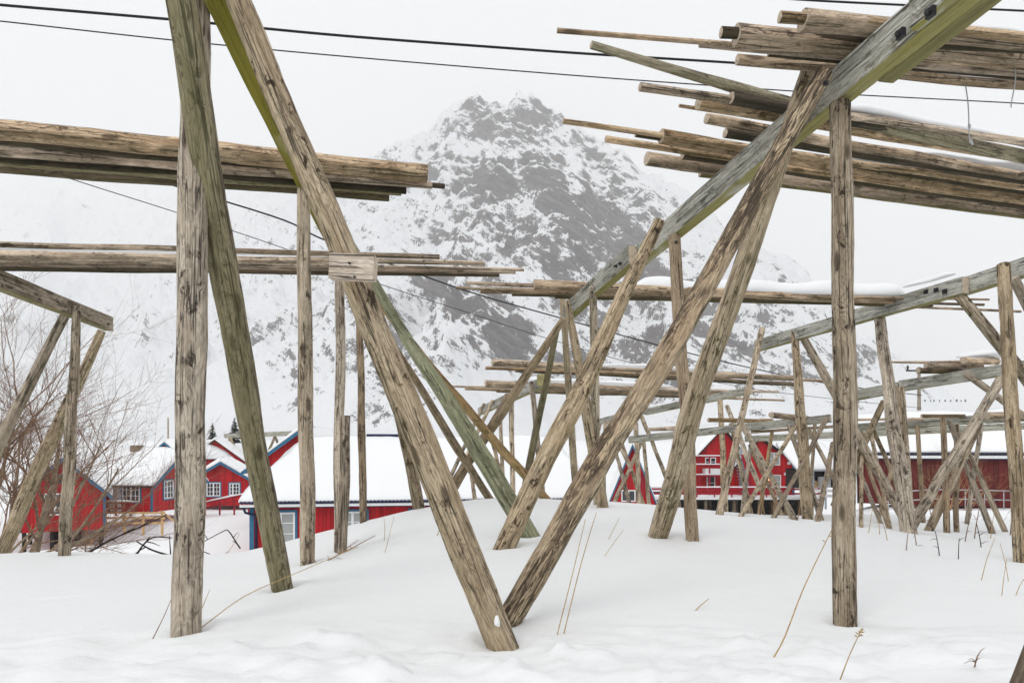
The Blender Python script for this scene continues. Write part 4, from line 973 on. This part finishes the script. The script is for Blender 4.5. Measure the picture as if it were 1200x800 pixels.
for bx,by,wd in ((220,738,33),(330,688,24),(587,750,37),(991,729,26),(771,625,23),(592,640,24),(812,630,15),(360,660,17),(621,627,22),(604,718,30),(398,645,13),(706,593,13),(1197,658,16),(426,611,9),(76,645,13),(947,609,13)):   # melt hollow and a low blown rim at each pole
    Yb = hit(bx,by) or 6; Xb = (bx-CX)/F*Yb; rr_ = wd/2*Yb/F; dd_ = np.hypot(GX-Xb,GY-Yb)/rr_
    GZ = GZ-.02*np.exp(-np.maximum(dd_-.9,0)**2/.35)*(dd_ < 6)+.022*np.exp(-((dd_-2.3)/.75)**2)*(.6+.8*fbm(GX*5+bx,GY*5,2,s=95))
    GZ = GZ-.015*np.exp(-((GX-Xb+.10)**2+(GY-Yb+.08)**2)/.10)
gr = grid_obj('ground', GX, GY, GZ, M['ground']); gr['kind'] = 'structure'

# the mountain: height = envelope of ridge lines, roughened
def chain(*p): return [P(*q) for q in p]
ridges = [(chain((430,190,1820),(480,172,1700),(524,156,1620),(556,134,1570),(578,124,1545),(596,123,1535),(608,124,1530),(623,113,1520),(640,118,1522),(652,148,1545),(690,172,1620),(730,205,1730),(770,240,1900),(810,275,2150),(850,312,2500),(900,350,3000),(960,388,3500),(1040,432,4000)),.95),
 (chain((-300,180,3300),(-60,200,3200),(0,214,3100),(100,205,3000),(160,222,2900),(220,214,2800),(330,226,2400),(430,190,1820)),.85),
 (chain((606,125,1530),(612,160,1420),(640,182,1320),(690,238,1140),(740,300,960),(790,352,830),(850,412,690),(905,455,600)),1.15),
 (chain((612,160,1420),(575,200,1300),(548,262,1100),(560,330,860),(530,350,790),(505,405,650)),1.1),
 (chain((480,172,1700),(440,250,1300),(430,330,980),(440,410,740)),.95),
 (chain((330,226,2400),(320,300,1700),(280,380,1150),(220,440,850)),.9),
 (chain((730,205,1730),(780,270,1420),(840,330,1250),(900,390,950),(960,440,800)),.9),
 (chain((60,210,3050),(60,330,1900),(20,420,1200)),.9)]
ang = np.linspace(-1.05,1.05,760); dist = np.r_[np.linspace(172,420,60), np.linspace(424,1750,390), np.linspace(1760,4300,180)]
MA, MY = np.meshgrid(ang, dist); MX = MA*MY
wx = MX+38*fbm(MX/190,MY/190,4,s=31)*1.6; wy = MY+38*fbm(MX/190+7,MY/190,4,s=37)*1.6
base = np.interp(MY,[172,330,560,700,4300],[-1.5,8,16,24,120])
MZ = base.copy()
for ch, sl in ridges:
    best = np.full_like(MX,-1e9)
    for a, b in zip(ch, ch[1:]):
        dx, dy = b.x-a.x, b.y-a.y; t = np.clip(((wx-a.x)*dx+(wy-a.y)*dy)/(dx*dx+dy*dy),0,1)
        d = np.hypot(wx-a.x-t*dx, wy-a.y-t*dy); zr = a.z+t*(b.z-a.z)
        best = np.maximum(best, zr-sl*d)
    k = 16.; MZ = np.maximum(MZ,best)+k*np.exp(-np.abs(MZ-best)/k)*.35
hgt = sstep(10,120,MZ-base)
n1 = fbm(MX/85,MY/85,6,.55,s=51,ridged=True); n2 = fbm(MX/30+MZ/60,MY/45,5,.55,s=61); n3 = fbm((MX*.7+MZ)/26,(MX*.7-MZ)/90,4,.55,s=71,ridged=True)
MZ = MZ+hgt*(30*(n1-.15)+12*n2+13*n3)+sstep(0,40,MZ-base)*3*n2+(1-hgt)*3*fbm(MX/60,MY/60,4,s=77)
MZ = np.where(MY < 300, base+ (MZ-base)*sstep(170,300,MY), MZ)
# where bare rock stays free of snow: cliffs of the mountain
SX = CX+F*MX/MY; SY = CY-F*MZ/MY
rk = np.zeros_like(MX)
for cx,cy,rx,ry,rot,am in [(572,212,34,27,-.1,1.),(632,204,26,27,-.5,1.),(645,226,52,17,-.35,.95),(690,262,44,36,-.8,1.),(738,300,46,26,-.6,1.),(600,268,46,34,-.3,.62),(655,300,60,26,-.5,.6),
   (598,146,44,24,-.1,.72),(560,132,26,16,.5,.7),(634,140,14,22,0,.75),(702,186,24,14,-.7,.7),(740,226,48,13,-.75,.6),(505,200,30,20,.3,.4),
   (548,360,30,20,-.6,1.15),(592,396,42,26,-.6,1.1),(570,342,24,12,-.2,.9),(503,332,24,14,-.3,1.),(640,420,70,24,-.6,.55),(470,420,40,30,-.3,.5),(450,496,46,20,-.1,.75),(500,470,40,20,-.3,.6),
   (715,372,80,30,-.6,.6),(830,352,70,24,-.6,.6),(870,410,50,30,-.7,.55),(930,400,60,24,-.8,.5),(1000,440,60,24,-.7,.45),(400,400,40,50,0,.35),(345,460,40,30,0,.4),(330,400,60,40,0,.25),(540,300,60,30,-.2,.35),(760,450,120,40,-.5,.4)]:
    c, s_ = math.cos(rot), math.sin(rot); u = ((SX-cx)*c-(SY-cy)*s_)/rx; v = ((SX-cx)*s_+(SY-cy)*c)/ry
    rk = np.maximum(rk, am*np.exp(-(u*u+v*v)**1.5*.55))
rk = rk*(.85+.45*fbm(MX/40,MY/40+MZ/30,4,s=81))-.12*sstep(450,250,SX)-1.2*sstep(480,330,MY)
def mountain_mat():
    m = NT('snowy_rock'); geo = m.n('ShaderNodeNewGeometry'); pos = geo.outputs['Position']
    sp = m.n('ShaderNodeSeparateXYZ'); m.l(geo.outputs['Normal'], sp.inputs[0])
    at = m.n('ShaderNodeAttribute', attribute_name='rock').outputs['Fac']
    a = m.noise(pos,.02,6,.62,.3)
    b = m.noise(m.mapping(m.mapping(pos,(1,1,1),(0,math.radians(-36),0)),(.022,.022,.12)),1,8,.72,.35)
    f = m.noise(pos,.16,9,.78)
    v = m.math('ADD', m.math('MULTIPLY',a,.42), m.math('MULTIPLY',b,.62))
    v = m.math('ADD', v, m.math('MULTIPLY',f,.62))                       # mean about .83
    gfi = m.noise(pos,.55,6,.75)
    v = m.math('ADD', v, m.math('MULTIPLY',m.math('SUBTRACT',gfi,.5),.34))
    v = m.math('ADD', v, m.math('MULTIPLY',at,.29))
    v = m.math('ADD', v, m.math('MULTIPLY', m.math('SUBTRACT',.72,sp.outputs[2]), .5))
    rock = m.mapr(v,1.0,1.045)
    rc = m.mix(m.mapr(m.math('ADD',m.math('MULTIPLY',f,.6),m.math('MULTIPLY',gfi,.4)),.4,.62),(.010,.009,.011),(.10,.09,.088)); rc = m.mix(m.mapr(b,.44,.60,0,.75),rc,(.17,.15,.142)); rc = m.mix(m.mapr(a,.5,.7,0,.5),rc,(.12,.09,.08))
    sn = m.mix(m.mapr(f,.3,.62,.1,0),(.88,.89,.91),(.5,.5,.52))
    m.col(m.mix(rock,sn,rc)); m.rough(.9); m.b.inputs['Specular IOR Level'].default_value = .05
    m.bump(m.math('SUBTRACT',m.math('ADD',a,f),m.math('MULTIPLY',rock,.15)),.55,5.)
    return m.m
mt = grid_obj('mountain', MX, MY, MZ, mountain_mat(), attr={'rock':rk}); mt['kind'] = 'structure'

# the misty air
hz = MB().box(-4700,4700,-60,4500,-9,1950).build('haze', None)
hz.data.materials.clear()
hm = bpy.data.materials.new('mist'); hm.use_nodes = True; nt = hm.node_tree; nt.nodes.clear()
out = nt.nodes.new('ShaderNodeOutputMaterial'); pv = nt.nodes.new('ShaderNodeVolumePrincipled')
pv.inputs['Color'].default_value = (1,1,1,1); pv.inputs['Density'].default_value = HAZE = .00031; pv.inputs['Anisotropy'].default_value = 0
nt.links.new(pv.outputs[0], out.inputs['Volume']); hz.data.materials.append(hm); hz['kind'] = 'stuff'; hz['label'] = 'pale winter mist filling the air'

# ------------------------------------------------------------------ light, sky, camera
SUN_EL, SUN_AZ = math.radians(40), math.radians(215)
w = bpy.data.worlds.new('World'); sc.world = w; w.use_nodes = True; nt = w.node_tree; bg = nt.nodes['Background']
sky = nt.nodes.new('ShaderNodeTexSky'); sky.sky_type = 'NISHITA'; sky.sun_disc = False; sky.sun_elevation = SUN_EL; sky.sun_rotation = SUN_AZ
hs = nt.nodes.new('ShaderNodeHueSaturation'); hs.inputs['Saturation'].default_value = .12; hs.inputs['Value'].default_value = .6; nt.links.new(sky.outputs[0], hs.inputs['Color'])
tc = nt.nodes.new('ShaderNodeTexCoord'); sp = nt.nodes.new('ShaderNodeSeparateXYZ'); nt.links.new(tc.outputs['Generated'], sp.inputs[0])
rp = nt.nodes.new('ShaderNodeMapRange'); nt.links.new(sp.outputs[2], rp.inputs[0]); rp.inputs[1].default_value = 0; rp.inputs[2].default_value = 1; rp.inputs[3].default_value = 9.0; rp.inputs[4].default_value = 11.8
cm = nt.nodes.new('ShaderNodeCombineColor'); 
for i,kf in enumerate((.985,1.0,1.012)):
    q = nt.nodes.new('ShaderNodeMath'); q.operation = 'MULTIPLY'; nt.links.new(rp.outputs[0], q.inputs[0]); q.inputs[1].default_value = kf; nt.links.new(q.outputs[0], cm.inputs[i])
mx = nt.nodes.new('ShaderNodeMix'); mx.data_type = 'RGBA'; mx.inputs[0].default_value = .88; nt.links.new(hs.outputs[0], mx.inputs[6]); nt.links.new(cm.outputs[0], mx.inputs[7])
nt.links.new(mx.outputs[2], bg.inputs['Color']); bg.inputs['Strength'].default_value = .1
sl = bpy.data.lights.new('sun','SUN'); sl.energy = .7; sl.angle = math.radians(25); sl.color = (1,.97,.93)
so_ = bpy.data.objects.new('sun', sl); COL.objects.link(so_)
d = Vector((math.sin(SUN_AZ)*math.cos(SUN_EL), math.cos(SUN_AZ)*math.cos(SUN_EL), math.sin(SUN_EL)))
so_.rotation_euler = d.to_track_quat('Z','Y').to_euler(); so_.location = d*100
cam = bpy.data.cameras.new('camera'); cam.sensor_width = 36; cam.lens = 24; cam.shift_y = (CY-400)/1200; cam.clip_end = 8000; cam.clip_start = .05
co_ = bpy.data.objects.new('camera', cam); COL.objects.link(co_); co_.rotation_euler = (math.pi/2,0,0); sc.camera = co_
sc.view_settings.view_transform = 'Standard'; sc.view_settings.look = 'None'; sc.view_settings.exposure = .03; sc.view_settings.gamma = 1
sc.render.engine = 'CYCLES'; sc.cycles.use_denoising = True; sc.cycles.use_adaptive_sampling = False; sc.cycles.max_bounces = 8; sc.cycles.volume_bounces = 5; sc.cycles.transparent_max_bounces = 8
